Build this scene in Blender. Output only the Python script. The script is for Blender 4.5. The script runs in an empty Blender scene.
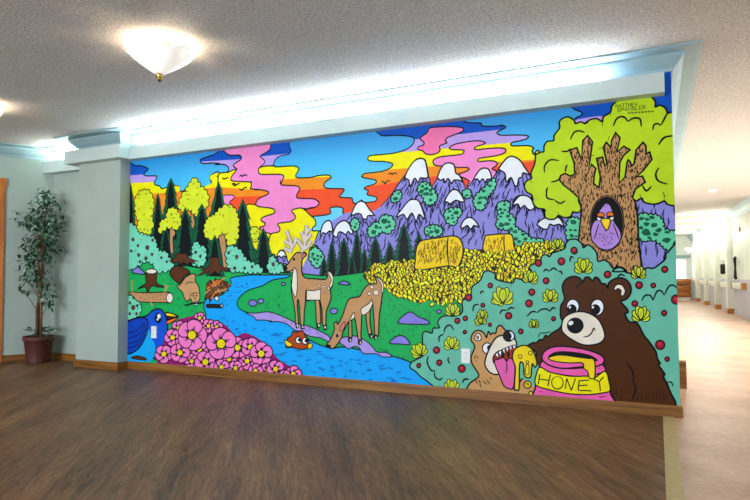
import bpy, bmesh, math, random
from mathutils import Vector, Matrix
from mathutils.geometry import delaunay_2d_cdt

# ------------------------------------------------------------------ scene, camera, world, exposure
scene = bpy.context.scene
COL = scene.collection
YAW, PITCH, ROLL = -0.44796, 0.04448, -0.00499
fw = Vector((math.sin(YAW)*math.cos(PITCH), math.cos(YAW)*math.cos(PITCH), math.sin(PITCH)))
rt = Vector((math.cos(YAW), -math.sin(YAW), 0)); up = rt.cross(fw)
r2 = rt*math.cos(ROLL) + up*math.sin(ROLL); u2 = up*math.cos(ROLL) - rt*math.sin(ROLL)
cam = bpy.data.cameras.new('camera'); cam.sensor_width = 36.0; cam.lens = 585.63/750*36.0
camo = bpy.data.objects.new('camera', cam); COL.objects.link(camo)
camo.matrix_world = Matrix(((r2.x,u2.x,-fw.x,0),(r2.y,u2.y,-fw.y,-4.5251),(r2.z,u2.z,-fw.z,0.97),(0,0,0,1)))
scene.camera = camo
cam.clip_start = 0.05; cam.clip_end = 100

world = bpy.data.worlds.new('World'); scene.world = world; world.use_nodes = True
bgn = world.node_tree.nodes['Background']
bgn.inputs[0].default_value = (0.72, 0.86, 1.0, 1); bgn.inputs[1].default_value = 0.95

def area(name, loc, target, sx, sy, power, color):
    l = bpy.data.lights.new(name, 'AREA'); l.shape = 'RECTANGLE'; l.size = sx; l.size_y = sy
    l.energy = power; l.color = color
    o = bpy.data.objects.new(name, l); COL.objects.link(o); o.location = loc
    o.rotation_euler = (Vector(target)-Vector(loc)).to_track_quat('-Z', 'Y').to_euler()
    return o
# daylight from the windows behind the photographer, plus an unseen lamp added to brighten the corridor
area('room_window_light', (-4.5, -9.0, 1.5), (-3.6, 0.0, 1.3), 4.0, 1.8, 210, (0.80, 0.90, 1.0))
area('corridor_fill_light', (5.2, 5.0, 1.5), (0.5, 7.5, 1.0), 6.0, 2.0, 290, (1.0, 0.96, 0.91))

scene.view_settings.view_transform = 'Standard'
scene.view_settings.look = 'None'
scene.view_settings.gamma = 1.0
scene.view_settings.use_curve_mapping = False
scene.view_settings.exposure = 1.0

# ------------------------------------------------------------------ materials
def lin(c):
    out = []
    for v in c[:3]:
        v = v/255.0
        out.append(v/12.92 if v <= 0.04045 else ((v+0.055)/1.055)**2.4)
    return (out[0], out[1], out[2], 1.0)
def new_mat(name):
    m = bpy.data.materials.new(name); m.use_nodes = True
    nt = m.node_tree; b = nt.nodes['Principled BSDF']
    return m, nt, b
def tex_coord(nt, kind='Object', scale=(1,1,1), rot=(0,0,0)):
    tc = nt.nodes.new('ShaderNodeTexCoord'); mp = nt.nodes.new('ShaderNodeMapping')
    mp.inputs['Scale'].default_value = scale; mp.inputs['Rotation'].default_value = rot
    nt.links.new(tc.outputs[kind], mp.inputs['Vector']); return mp.outputs['Vector']
def noise(nt, vec, scale, detail=3, rough=.55):
    n = nt.nodes.new('ShaderNodeTexNoise'); n.inputs['Scale'].default_value = scale
    n.inputs['Detail'].default_value = detail; n.inputs['Roughness'].default_value = rough
    nt.links.new(vec, n.inputs['Vector']); return n
def ramp(nt, fac, stops):
    r = nt.nodes.new('ShaderNodeValToRGB'); cr = r.color_ramp
    while len(cr.elements) < len(stops): cr.elements.new(.5)
    for e, (p, c) in zip(cr.elements, stops): e.position = p; e.color = lin(c)
    nt.links.new(fac, r.inputs['Fac']); return r.outputs['Color']
def bump(nt, b, height, strength, dist=.01):
    n = nt.nodes.new('ShaderNodeBump'); n.inputs['Strength'].default_value = strength; n.inputs['Distance'].default_value = dist
    nt.links.new(height, n.inputs['Height']); nt.links.new(n.outputs['Normal'], b.inputs['Normal'])
def plain(name, c, rough=.6, var=.06, scale=6, spec=.3, metal=0, bmp=0, bscale=200):
    m, nt, b = new_mat(name)
    v = tex_coord(nt); n = noise(nt, v, scale)
    lo = tuple(max(0, x*(1-var)) for x in c); hi = tuple(min(255, x*(1+var)) for x in c)
    nt.links.new(ramp(nt, n.outputs['Fac'], [(.3, lo), (.7, hi)]), b.inputs['Base Color'])
    b.inputs['Roughness'].default_value = rough; b.inputs['Specular IOR Level'].default_value = spec
    b.inputs['Metallic'].default_value = metal
    if bmp: bump(nt, b, noise(nt, v, bscale, 2).outputs['Fac'], bmp, .004)
    return m
def wood(name, c1, c2, c3, scale, rough=.35, kind='Object', rot=(0,0,0), detail=5, spec=.4, nscale=1.0):
    m, nt, b = new_mat(name)
    v = tex_coord(nt, kind, scale, rot); n = noise(nt, v, nscale, detail, .62)
    nt.links.new(ramp(nt, n.outputs['Fac'], [(.32, c1), (.5, c2), (.68, c3)]), b.inputs['Base Color'])
    b.inputs['Roughness'].default_value = rough; b.inputs['Specular IOR Level'].default_value = spec
    return m, nt, b, n
def emissive(name, c, strength, base=None):
    m, nt, b = new_mat(name)
    b.inputs['Base Color'].default_value = base or (.8,.8,.8,1)
    b.inputs['Emission Color'].default_value = c; b.inputs['Emission Strength'].default_value = strength
    return m

MAT = {}
MAT['wall'] = plain('wall_paint_grey_green', (172,184,172), .7, .02, 3, .2, 0, .15, 120)
MAT['wallw'] = plain('wall_paint_pale_green', (236,242,234), .6, .02, 3, .2)
MAT['wainscot'] = plain('wall_paint_lavender_grey', (206,202,216), .6, .03, 3, .2)
MAT['shelf'] = plain('shelf_paint_pale', (196,208,200), .55, .02, 4, .25)
MAT['crown'] = plain('crown_paint_grey_teal', (152,180,182), .5, .03, 4, .3)
MAT['white'] = plain('white_plastic', (240,240,236), .35, .01, 5, .4)
MAT['blackp'] = plain('black_plastic', (18,18,20), .4, .1, 8, .4)
MAT['brass'] = plain('polished_brass', (170,130,60), .25, .05, 10, .5, 1)
MAT['strip'] = plain('transition_strip_beige', (196,174,122), .5, .05, 30, .3)
MAT['oakcap'] = wood('oak_cap', (150,92,40), (190,125,60), (214,150,82), (4,4,30))[0]
MAT['oak'] = wood('oak_baseboard', (92,54,10), (136,86,26), (162,108,40), (1.2,1.2,30), .4)[0]
MAT['oakdoor'] = wood('oak_door', (150,78,18), (196,110,34), (214,132,52), (30,30,1.4), .4)[0]
MAT['sofa'] = wood('brown_wood_cabinet', (120,66,20), (168,100,38), (196,124,58), (2,2,14))[0]

# ceiling: sprayed popcorn texture
m, nt, b = new_mat('popcorn_ceiling'); v = tex_coord(nt)
n1 = noise(nt, v, 75, 3, .7); n2 = noise(nt, v, 1.2, 2)
c1 = ramp(nt, n1.outputs['Fac'], [(.33,(174,169,162)),(.5,(203,198,190)),(.66,(231,226,218))])
nt.links.new(c1, b.inputs['Base Color']); b.inputs['Roughness'].default_value = .9; b.inputs['Specular IOR Level'].default_value = .1
bump(nt, b, n1.outputs['Fac'], .7, .012); MAT['ceiling'] = m

# floor: dark wood-grain vinyl laid diagonally
m, nt, b = new_mat('wood_vinyl_floor')
v = tex_coord(nt, 'Object', (1,1,1), (0,0,math.radians(-35)))
mp2 = nt.nodes.new('ShaderNodeMapping'); mp2.inputs['Scale'].default_value = (44, 4.2, 1); nt.links.new(v, mp2.inputs['Vector'])
g = noise(nt, mp2.outputs['Vector'], 1.0, 8, .72); g.inputs['Distortion'].default_value = 1.1
mp3 = nt.nodes.new('ShaderNodeMapping'); mp3.inputs['Scale'].default_value = (7, .8, 1); nt.links.new(v, mp3.inputs['Vector'])
g2 = noise(nt, mp3.outputs['Vector'], 1.0, 3, .5)
br = nt.nodes.new('ShaderNodeTexBrick'); br.offset = .37; br.squash = 1
mp4 = nt.nodes.new('ShaderNodeMapping'); mp4.inputs['Rotation'].default_value = (0,0,math.radians(90)); nt.links.new(v, mp4.inputs['Vector'])
nt.links.new(mp4.outputs['Vector'], br.inputs['Vector'])
br.inputs['Scale'].default_value = 1.0; br.inputs['Brick Width'].default_value = 1.22; br.inputs['Row Height'].default_value = .15
br.inputs['Mortar Size'].default_value = .0012
br.inputs['Color1'].default_value = (.42,.42,.42,1); br.inputs['Color2'].default_value = (.58,.58,.58,1); br.inputs['Mortar'].default_value = (.3,.3,.3,1)
mx = nt.nodes.new('ShaderNodeMix'); mx.data_type = 'FLOAT'; mx.inputs['Factor'].default_value = .32
nt.links.new(g.outputs['Fac'], mx.inputs[2]); nt.links.new(g2.outputs['Fac'], mx.inputs[3])
ad = nt.nodes.new('ShaderNodeMath'); ad.operation = 'MULTIPLY_ADD'; ad.inputs[1].default_value = .22
nt.links.new(br.outputs['Color'], ad.inputs[0])
sb_ = nt.nodes.new('ShaderNodeMath'); sb_.operation = 'SUBTRACT'; sb_.inputs[1].default_value = .11
nt.links.new(mx.outputs[0], sb_.inputs[0]); nt.links.new(sb_.outputs[0], ad.inputs[2])
nt.links.new(ramp(nt, ad.outputs[0], [(.36,(54,33,18)),(.45,(104,69,41)),(.54,(132,93,58)),(.66,(172,128,84))]), b.inputs['Base Color'])
rr = nt.nodes.new('ShaderNodeMapRange'); rr.inputs[3].default_value = .38; rr.inputs[4].default_value = .56
nt.links.new(g.outputs['Fac'], rr.inputs[0]); nt.links.new(rr.outputs[0], b.inputs['Roughness'])
b.inputs['Specular IOR Level'].default_value = .4
bump(nt, b, g.outputs['Fac'], .06, .004); MAT['floor'] = m

m, nt, b = new_mat('corridor_vinyl_floor'); v = tex_coord(nt)
n1 = noise(nt, v, 2.2, 4); n2 = noise(nt, v, 22, 3)
mx = nt.nodes.new('ShaderNodeMix'); mx.data_type = 'FLOAT'; mx.inputs['Factor'].default_value = .35
nt.links.new(n1.outputs['Fac'], mx.inputs[2]); nt.links.new(n2.outputs['Fac'], mx.inputs[3])
nt.links.new(ramp(nt, mx.outputs[0], [(.35,(184,146,120)),(.5,(204,168,142)),(.65,(218,188,164))]), b.inputs['Base Color'])
b.inputs['Roughness'].default_value = .42; b.inputs['Specular IOR Level'].default_value = .35; MAT['cfloor'] = m

# ------------------------------------------------------------------ mesh helpers
def link(name, verts, faces, mat, parent=None, smooth=False):
    me = bpy.data.meshes.new(name); me.from_pydata(verts, [], faces)
    for mm in (mat if isinstance(mat, (list, tuple)) else [mat]): me.materials.append(mm)
    me.validate(); me.update()
    bm = bmesh.new(); bm.from_mesh(me); bmesh.ops.recalc_face_normals(bm, faces=bm.faces[:]); bm.to_mesh(me); bm.free()
    if smooth:
        for p in me.polygons: p.use_smooth = True
    o = bpy.data.objects.new(name, me); COL.objects.link(o)
    if parent is not None: o.parent = parent
    return o
def empty(name, loc, rz=0):
    o = bpy.data.objects.new(name, None); COL.objects.link(o); o.location = loc; o.rotation_euler = (0,0,rz); o.empty_display_size = .1
    return o
def tag(o, label, cat, group=None):
    o['label'] = label; o['category'] = cat
    if group: o['group'] = group
    return o
def struct(o): o['kind'] = 'structure'; return o
class MB:
    def __init__(s): s.v = []; s.f = []
    def add(s, vs, fs):
        k = len(s.v); s.v += [tuple(x) for x in vs]; s.f += [tuple(i+k for i in f) for f in fs]; return s
    def box(s, x0, x1, y0, y1, z0, z1, bev=0):
        if bev:
            bm = bmesh.new(); bmesh.ops.create_cube(bm, size=1)
            for q in bm.verts: q.co = Vector(((x0+x1)/2+q.co.x*(x1-x0), (y0+y1)/2+q.co.y*(y1-y0), (z0+z1)/2+q.co.z*(z1-z0)))
            bmesh.ops.bevel(bm, geom=bm.edges[:], offset=bev, segments=2, affect='EDGES', profile=.5)
            bm.verts.index_update(); s.add([q.co[:] for q in bm.verts], [[q.index for q in f.verts] for f in bm.faces]); bm.free(); return s
        vs = [(x,y,z) for x in (x0,x1) for y in (y0,y1) for z in (z0,z1)]
        return s.add(vs, [(0,1,3,2),(4,6,7,5),(0,4,5,1),(2,3,7,6),(0,2,6,4),(1,5,7,3)])
    def lathe(s, prof, n=24, c=(0,0,0), ruffle=None):
        vs = []; fs = []
        for i, (r, z) in enumerate(prof):
            for k in range(n):
                a = 2*math.pi*k/n; rr, zz = r, z
                if ruffle: rr, zz = ruffle(i, a, r, z)
                vs.append((c[0]+rr*math.cos(a), c[1]+rr*math.sin(a), c[2]+zz))
        for i in range(len(prof)-1):
            for k in range(n): fs.append((i*n+k, i*n+(k+1)%n, (i+1)*n+(k+1)%n, (i+1)*n+k))
        return s.add(vs, fs)
    def tube(s, pts, rad, n=7):
        pts = [Vector(p) for p in pts]; vs = []; fs = []
        for i, p in enumerate(pts):
            d = (pts[min(i+1,len(pts)-1)]-pts[max(i-1,0)]).normalized()
            a = d.cross(Vector((.31,.17,.93))).normalized(); bb = d.cross(a)
            r = rad[i] if isinstance(rad,(list,tuple)) else rad
            for k in range(n):
                t = 2*math.pi*k/n; vs.append((p+a*math.cos(t)*r+bb*math.sin(t)*r)[:])
        for i in range(len(pts)-1):
            for k in range(n): fs.append((i*n+k, i*n+(k+1)%n, (i+1)*n+(k+1)%n, (i+1)*n+k))
        fs.append(tuple(range(n))[::-1]); fs.append(tuple((len(pts)-1)*n+k for k in range(n)))
        return s.add(vs, fs)
    def build(s, name, mat, parent=None, smooth=False): return link(name, s.v, s.f, mat, parent, smooth)
def sweep(name, path, prof, mat, parent=None):
    """extrude a closed (offset, height) profile along a plan polyline with mitred corners; offset to the right of travel"""
    P = [Vector((x,y)) for x,y in path]; n = len(P); m = len(prof); vs = []; fs = []
    for i in range(n):
        d0 = (P[i]-P[i-1]).normalized() if i else (P[1]-P[0]).normalized()
        d1 = (P[i+1]-P[i]).normalized() if i < n-1 else d0
        n0 = Vector((d0.y,-d0.x)); n1 = Vector((d1.y,-d1.x)); mit = (n0+n1)
        mit = mit/(mit.dot(n0)) if mit.length > 1e-6 else n0
        for (u,z) in prof: q = P[i]+mit*u; vs.append((q.x,q.y,z))
    for i in range(n-1):
        for k in range(m): fs.append((i*m+k, i*m+(k+1)%m, (i+1)*m+(k+1)%m, (i+1)*m+k))
    fs.append(tuple(range(m))); fs.append(tuple((n-1)*m+k for k in range(m))[::-1])
    return link(name, vs, fs, mat, parent)

# ------------------------------------------------------------------ room shell
CEIL = 2.509; XR = 0.123; XL = -5.108; PX0 = -5.75; PY = -0.13; RY = 0.15
LA = Vector((-6.56, RY)); LD = Vector((-.502,-.865)).normalized(); LN = Vector((-LD.y, LD.x))   # left wall line; LN points into the room
if LN.x < 0: LN = -LN
LE = LA + LD*5.0
CW = 1.86                                                          # corridor right wall
o = struct(MB().box(-11.0, 0.0135, -9.0, 0.3, -.05, 0).build('floor', MAT['floor']))
o = struct(MB().box(0.0853, 7.5, -9.0, 23.5, -.05, 0).build('floor_corridor', MAT['cfloor']))
o = struct(MB().box(-11.0, 7.5, -9.0, 23.5, CEIL, CEIL+.05).build('ceiling', MAT['ceiling']))
tag(MB().box(0.0135, 0.0853, -9.0, -0.002, -.05, 0.004, ).build('transition_strip', MAT['strip']), 'beige floor strip between brown wood floor and pale corridor floor', 'floor strip')
struct(MB().box(XL, XR, 0, .16, 0, CEIL).build('wall_back', MAT['wall']))
struct(MB().box(XR-.16, XR, .16, 23.0, 0, CEIL).build('wall_corridor_left', MAT['wallw']))
struct(MB().box(-6.9, XL, RY, RY+.12, 0, CEIL).build('wall_recess', MAT['wall']))
struct(MB().box(PX0, XL, PY, RY, 0, CEIL).build('wall_pilaster', MAT['wall']))
def slab(name, A, D, s0, s1, th, z0, z1, mat, parent=None):        # thick vertical slab along a plan line, behind it (away from the room)
    N = LN; q = [A+D*s0, A+D*s1, A+D*s1-N*th, A+D*s0-N*th]
    vs = [(p.x,p.y,z) for z in (z0,z1) for p in q]
    return link(name, vs, [(0,1,2,3),(4,5,6,7),(0,1,5,4),(1,2,6,5),(2,3,7,6),(3,0,4,7)], mat, parent)
S_C0, S_C1, S_D1 = .497, .597, 1.50                               # casing inner/outer edges along the left wall
def lpt(s, off=0): p = LA+LD*s+LN*off; return (p.x, p.y)
struct(slab('wall_left', LA, LD, -.1, S_C1-.02, .15, 0, CEIL, MAT['wall']))
w2 = struct(slab('wall_left', LA, LD, S_D1+.02, 5.0, .15, 0, CEIL, MAT['wall']))
w3 = struct(slab('wall_left', LA, LD, S_C1-.02, S_D1+.02, .15, 2.06, CEIL, MAT['wall']))
# door in the left wall
dr = struct(empty('door_1', (*lpt(S_C1),0)))
def child_world(o, parent):
    o.parent = parent; o.matrix_parent_inverse = parent.matrix_world.inverted()
bpy.context.view_layer.update()
for nm, s0, s1, z0, z1, off, th in [('casing',S_C0,S_C1,0,2.03,.02,.17),('casing',S_D1,S_D1+.1,0,2.03,.02,.17),('casing_head',S_C0-.012,S_D1+.112,2.03,2.125,.026,.17),('leaf',S_C1,S_D1,.005,2.03,-.06,.05)]:
    A = LA+LN*off; e = slab(nm, A, LD, s0, s1, th, z0, z1, MAT['oakdoor']); child_world(e, dr)
kn = MB().lathe([(0,0),(.02,.004),(.028,.02),(.02,.04),(0,.045)], 14); hp = LA+LD*(S_C1+.07)-LN*.06
e = kn.build('door_handle', MAT['brass'], None, True); e.matrix_world = Matrix.Translation((hp.x,hp.y,.95)) @ LN.to_3d().to_track_quat('Z','Y').to_matrix().to_4x4(); bpy.context.view_layer.update(); child_world(e, dr)

BP = [(0,0),(.015,0),(.015,.062),(.009,.0795),(0,.0795)]
struct(sweep('baseboard_left', [lpt(S_C0-.001), lpt(0)], BP, MAT['oak']))
struct(sweep('baseboard_recess', [(-6.56,RY),(PX0-.016,RY)], BP, MAT['oak']))
struct(sweep('baseboard_pilaster', [(PX0,RY),(PX0,PY),(XL,PY),(XL,-.001)], BP, MAT['oak']))
struct(sweep('baseboard_mural', [(XL+.016,0),(XR,0),(XR,.9)], BP, MAT['oak']))
CP = [(0,2.385),(.012,2.385),(.016,2.405),(.045,2.43),(.075,2.468),(.081,2.476),(.081,2.492),(.165,2.494),(.188,2.498),(.188,CEIL),(0,CEIL)]
struct(sweep('trim_1', [lpt(3.5),(-6.56,RY),(PX0,RY),(PX0,PY),(XL,PY),(XL,0),(XR,0),(XR,22.9)], CP, MAT['crown']))
SH, ST, SD = 2.2184, 2.3572, .1082
SP = [(0,SH),(SD,SH),(SD,ST),(SD-.016,ST),(SD-.016,SH+.016),(0,SH+.016)]
struct(sweep('trim_2', [(-6.62,RY),(PX0,RY),(PX0,PY),(XL,PY),(XL,0),(0.078,0)], SP, MAT['shelf']))

# fluorescent tubes lying in the light shelf
TUBE = emissive('fluorescent_glow', (0.93,0.98,1.0,1), 92)
def tube_lamp(x0, x1, y, label):
    e = tag(empty('fluorescent_tube', ((x0+x1)/2, y, SH+.016)), label, 'light tube', 'fluorescent tubes in the light shelf')
    h = (x1-x0)/2
    MB().tube([(-h+.02,0,.108),(h-.02,0,.108)], .013, 10).build('tube', TUBE, e)
    for s in (-1,1): MB().box(s*h-.012, s*h+.012, -.012, .012, 0, .121).build('lamp_holder', MAT['white'], e)
for k in range(4):
    tube_lamp(-4.97+k*1.17, -4.97+k*1.17+1.15, -.03, 'fluorescent tube in the light shelf above the painted '+['pines','deer','mountains','big tree'][k])
tube_lamp(-6.45, -5.88, RY-.05, 'short fluorescent tube in the shelf above the potted plant')

# ------------------------------------------------------------------ mural paint
PAINT = dict(k=(7,7,10), ink=(36,30,72), black2=(4,4,6), white=(238,240,246), cream=(232,222,204), bone=(214,198,190), dgrey=(110,96,96),
 orange=(250,140,40), yellow=(252,222,18), lav=(188,160,220), dblue=(20,84,178), red=(232,84,44), pink=(240,142,196), pinkd=(240,122,168),
 mtn=(142,138,206), teal=(104,196,156), dgreen=(14,92,62), grass=(30,162,84), ygreen=(208,216,52), tan=(186,140,98), mint=(122,206,176),
 berryd=(104,60,50), brown=(84,46,26), brown2=(120,74,44), orange2=(236,116,36), river=(26,160,236), river2=(18,108,190), lavp=(172,150,214), rock=(134,124,206), rockd=(96,80,160),
 dark=(34,26,26), tanb=(196,152,108), deer=(188,142,98), pinkb=(206,120,120), fish=(170,70,26), honey=(246,200,36), honey2=(244,206,32),
 blue=(18,84,196), cyan2=(28,160,222), dblue2=(18,66,168), navy=(12,30,90), mag=(140,30,100), wheatd=(44,34,8), hay=(236,198,20), hayd=(130,92,14),
 bush=(108,182,158), lime=(182,208,42), bark=(184,140,92), barkd=(40,24,12), owl=(178,138,208), berry=(150,22,40), berryl=(190,50,66),
 bear=(72,38,8), tanb2=(196,150,98), redm=(158,46,24), tongue=(226,104,168), potp=(230,100,168), potd=(150,40,100), lemon=(250,222,20),
 pine=(14,86,58), pined=(4,14,16), wheat1=(252,230,44), wheat2=(240,206,30), tuft=(196,210,50), petal=(238,128,190), petals=(214,80,150), fcent=(248,214,30), mage=(52,10,46))
PM = {}
def paint(name):
    if name not in PM: 
        c = PAINT[name]; g = sum(c)/3.0
        c = tuple(max(0, min(255, (g+(v-g)*1.1)*1.045)) for v in c)
        PM[name] = plain('paint_'+name, c, .45, .03, 9, .12)
    return PM[name]
m, nt, b = new_mat('paint_sky_blend'); tc = nt.nodes.new('ShaderNodeTexCoord'); sp = nt.nodes.new('ShaderNodeSeparateXYZ'); nt.links.new(tc.outputs['Object'], sp.inputs[0])
mr = nt.nodes.new('ShaderNodeMapRange'); mr.inputs[1].default_value = 1.6; mr.inputs[2].default_value = 2.25; nt.links.new(sp.outputs['Z'], mr.inputs[0])
nt.links.new(ramp(nt, mr.outputs[0], [(0,(96,212,248)),(.45,(62,196,246)),(1,(0,146,220))]), b.inputs['Base Color']); b.inputs['Roughness'].default_value = .45; SKY = m

X0, X1, Z0, Z1 = XL+.001, XR-.001, .07, 2.42
def clip_half(pts, fn):
    out = []; n = len(pts)
    for i in range(n):
        a, c = pts[i], pts[(i+1)%n]; fa, fc = fn(a), fn(c)
        if fa >= 0: out.append(a)
        if (fa >= 0) != (fc >= 0):
            t = fa/(fa-fc); out.append((a[0]+(c[0]-a[0])*t, a[1]+(c[1]-a[1])*t))
    return out
def clip_wall(pts):
    if all(X0 <= x <= X1 and Z0 <= z <= Z1 for x,z in pts): return pts
    for fn in (lambda p: p[0]-X0, lambda p: X1-p[0], lambda p: p[1]-Z0, lambda p: Z1-p[1]):
        if len(pts) < 3: return []
        pts = clip_half(pts, fn)
    return pts if len(pts) >= 3 else []
def cat(pts, closed=True, k=4):
    n = len(pts); out = []
    rng = range(n if closed else n-1)
    for i in rng:
        if closed: p0,p1,p2,p3 = pts[i-1],pts[i],pts[(i+1)%n],pts[(i+2)%n]
        else: p0,p1,p2,p3 = pts[max(i-1,0)],pts[i],pts[i+1],pts[min(i+2,n-1)]
        for j in range(k):
            t = j/k; q = []
            for a in (0,1):
                q.append(p1[a] + .5*t*((p2[a]-p0[a])*.8 + t*((2*p0[a]-5*p1[a]+4*p2[a]-p3[a]) + t*(3*(p1[a]-p2[a])+p3[a]-p0[a])) ) if False else
                  .5*((2*p1[a])+(-p0[a]+p2[a])*t+(2*p0[a]-5*p1[a]+4*p2[a]-p3[a])*t*t+(-p0[a]+3*p1[a]-3*p2[a]+p3[a])*t*t*t))
            out.append(tuple(q))
    if not closed: out.append(pts[-1])
    return out
def inside(p, poly):
    x, z = p; c = False; n = len(poly)
    for i in range(n):
        x1,z1 = poly[i]; x2,z2 = poly[i-1]
        if (z1 > z) != (z2 > z) and x < (x2-x1)*(z-z1)/(z2-z1)+x1: c = not c
    return c
LAYER = 1.3e-5
class Paint:
    level = 4
    def __init__(s): s.v = []; s.f = []; s.m = []; s.mats = []
    def mi(s, c):
        if c not in s.mats: s.mats.append(c)
        return s.mats.index(c)
    def poly(s, pts, c, dl=0):
        y = -(Paint.level+dl)*LAYER
        if len(pts) > 12:
            n = len(pts); vo, eo, fo, _, _, _ = delaunay_2d_cdt([Vector(p) for p in pts], [], [tuple(range(n))], 1, 1e-6)
            mi = s.mi(c)
            for f in fo:
                q = clip_wall([tuple(vo[i]) for i in f])
                if len(q) > 2: k = len(s.v); s.v += [(x,y,z) for x,z in q]; s.f.append(tuple(range(k,k+len(q)))); s.m.append(mi)
            return
        pts = clip_wall(pts)
        if len(pts) < 3: return
        k = len(s.v)
        s.v += [(x,y,z) for x,z in pts]; s.f.append(tuple(range(k,k+len(pts)))); s.m.append(s.mi(c))
    def stroke(s, pts, w, c, closed=False, taper=False, dl=.5):
        q = [pts[0]]
        for p in pts[1:]:
            if (p[0]-q[-1][0])**2+(p[1]-q[-1][1])**2 > 1e-6: q.append(p)
        if closed and len(q) > 2 and (q[0][0]-q[-1][0])**2+(q[0][1]-q[-1][1])**2 < 1e-6: q.pop()
        n = len(q)
        if n < 2: return
        Lf = []; Rt = []
        for i in range(n):
            a = q[i-1] if (i or closed) else q[i]; c2 = q[(i+1)%n] if (i < n-1 or closed) else q[i]
            p = q[i]; d0 = (p[0]-a[0],p[1]-a[1]); d1 = (c2[0]-p[0],c2[1]-p[1])
            l0 = math.hypot(*d0); l1 = math.hypot(*d1)
            d0 = (d0[0]/l0,d0[1]/l0) if l0 else (d1[0]/l1,d1[1]/l1); d1 = (d1[0]/l1,d1[1]/l1) if l1 else d0
            mx_, mz_ = -(d0[1]+d1[1]), d0[0]+d1[0]; ml = math.hypot(mx_,mz_) or 1; mx_/=ml; mz_/=ml
            cs = max(.5, mx_*-d0[1]+mz_*d0[0]); hw = w/2/cs
            if taper and not closed: t = i/(n-1); hw *= .35+.65*math.sin(math.pi*min(1,max(0,t)))**.5 if 0<t<1 else .3
            Lf.append((p[0]+mx_*hw,p[1]+mz_*hw)); Rt.append((p[0]-mx_*hw,p[1]-mz_*hw))
        for i in range(n if closed else n-1):
            j = (i+1)%n; s.poly([Lf[i],Lf[j],Rt[j],Rt[i]], c, dl)
    def build(s, name, parent):
        me = bpy.data.meshes.new(name); me.from_pydata(s.v, [], s.f)
        for c in s.mats: me.materials.append(SKY if c == 'sky' else paint(c))
        me.polygons.foreach_set('material_index', s.m); me.update()
        o = bpy.data.objects.new(name, me); COL.objects.link(o)
        if parent is not None: o.parent = parent
        return o
def ell(v, n=20, t0=0):
    cx,cz,ax,az,bx,bz = [q/1000 for q in v]
    return [(cx+ax*math.cos(t0+2*math.pi*i/n)+bx*math.sin(t0+2*math.pi*i/n), cz+az*math.cos(t0+2*math.pi*i/n)+bz*math.sin(t0+2*math.pi*i/n)) for i in range(n)]
def local(v):
    cx,cz,ax,az,bx,bz = [q/1000 for q in v]
    return lambda x, y: (cx+ax*x+bx*y, cz+az*x+bz*y)
def scatter(poly, n, rng):
    xs = [p[0] for p in poly]; zs = [p[1] for p in poly]; out = []; tries = 0
    while len(out) < n and tries < n*12:
        tries += 1; best = None; bd = -1
        for _ in range(3):
            p = (rng.uniform(min(xs),max(xs)), rng.uniform(min(zs),max(zs)))
            if not inside(p, poly): continue
            d = min(((p[0]-q[0])**2+(p[1]-q[1])**2 for q in out[-60:]), default=1)
            if d > bd: bd = d; best = p
        if best: out.append(best)
    return out
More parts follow.
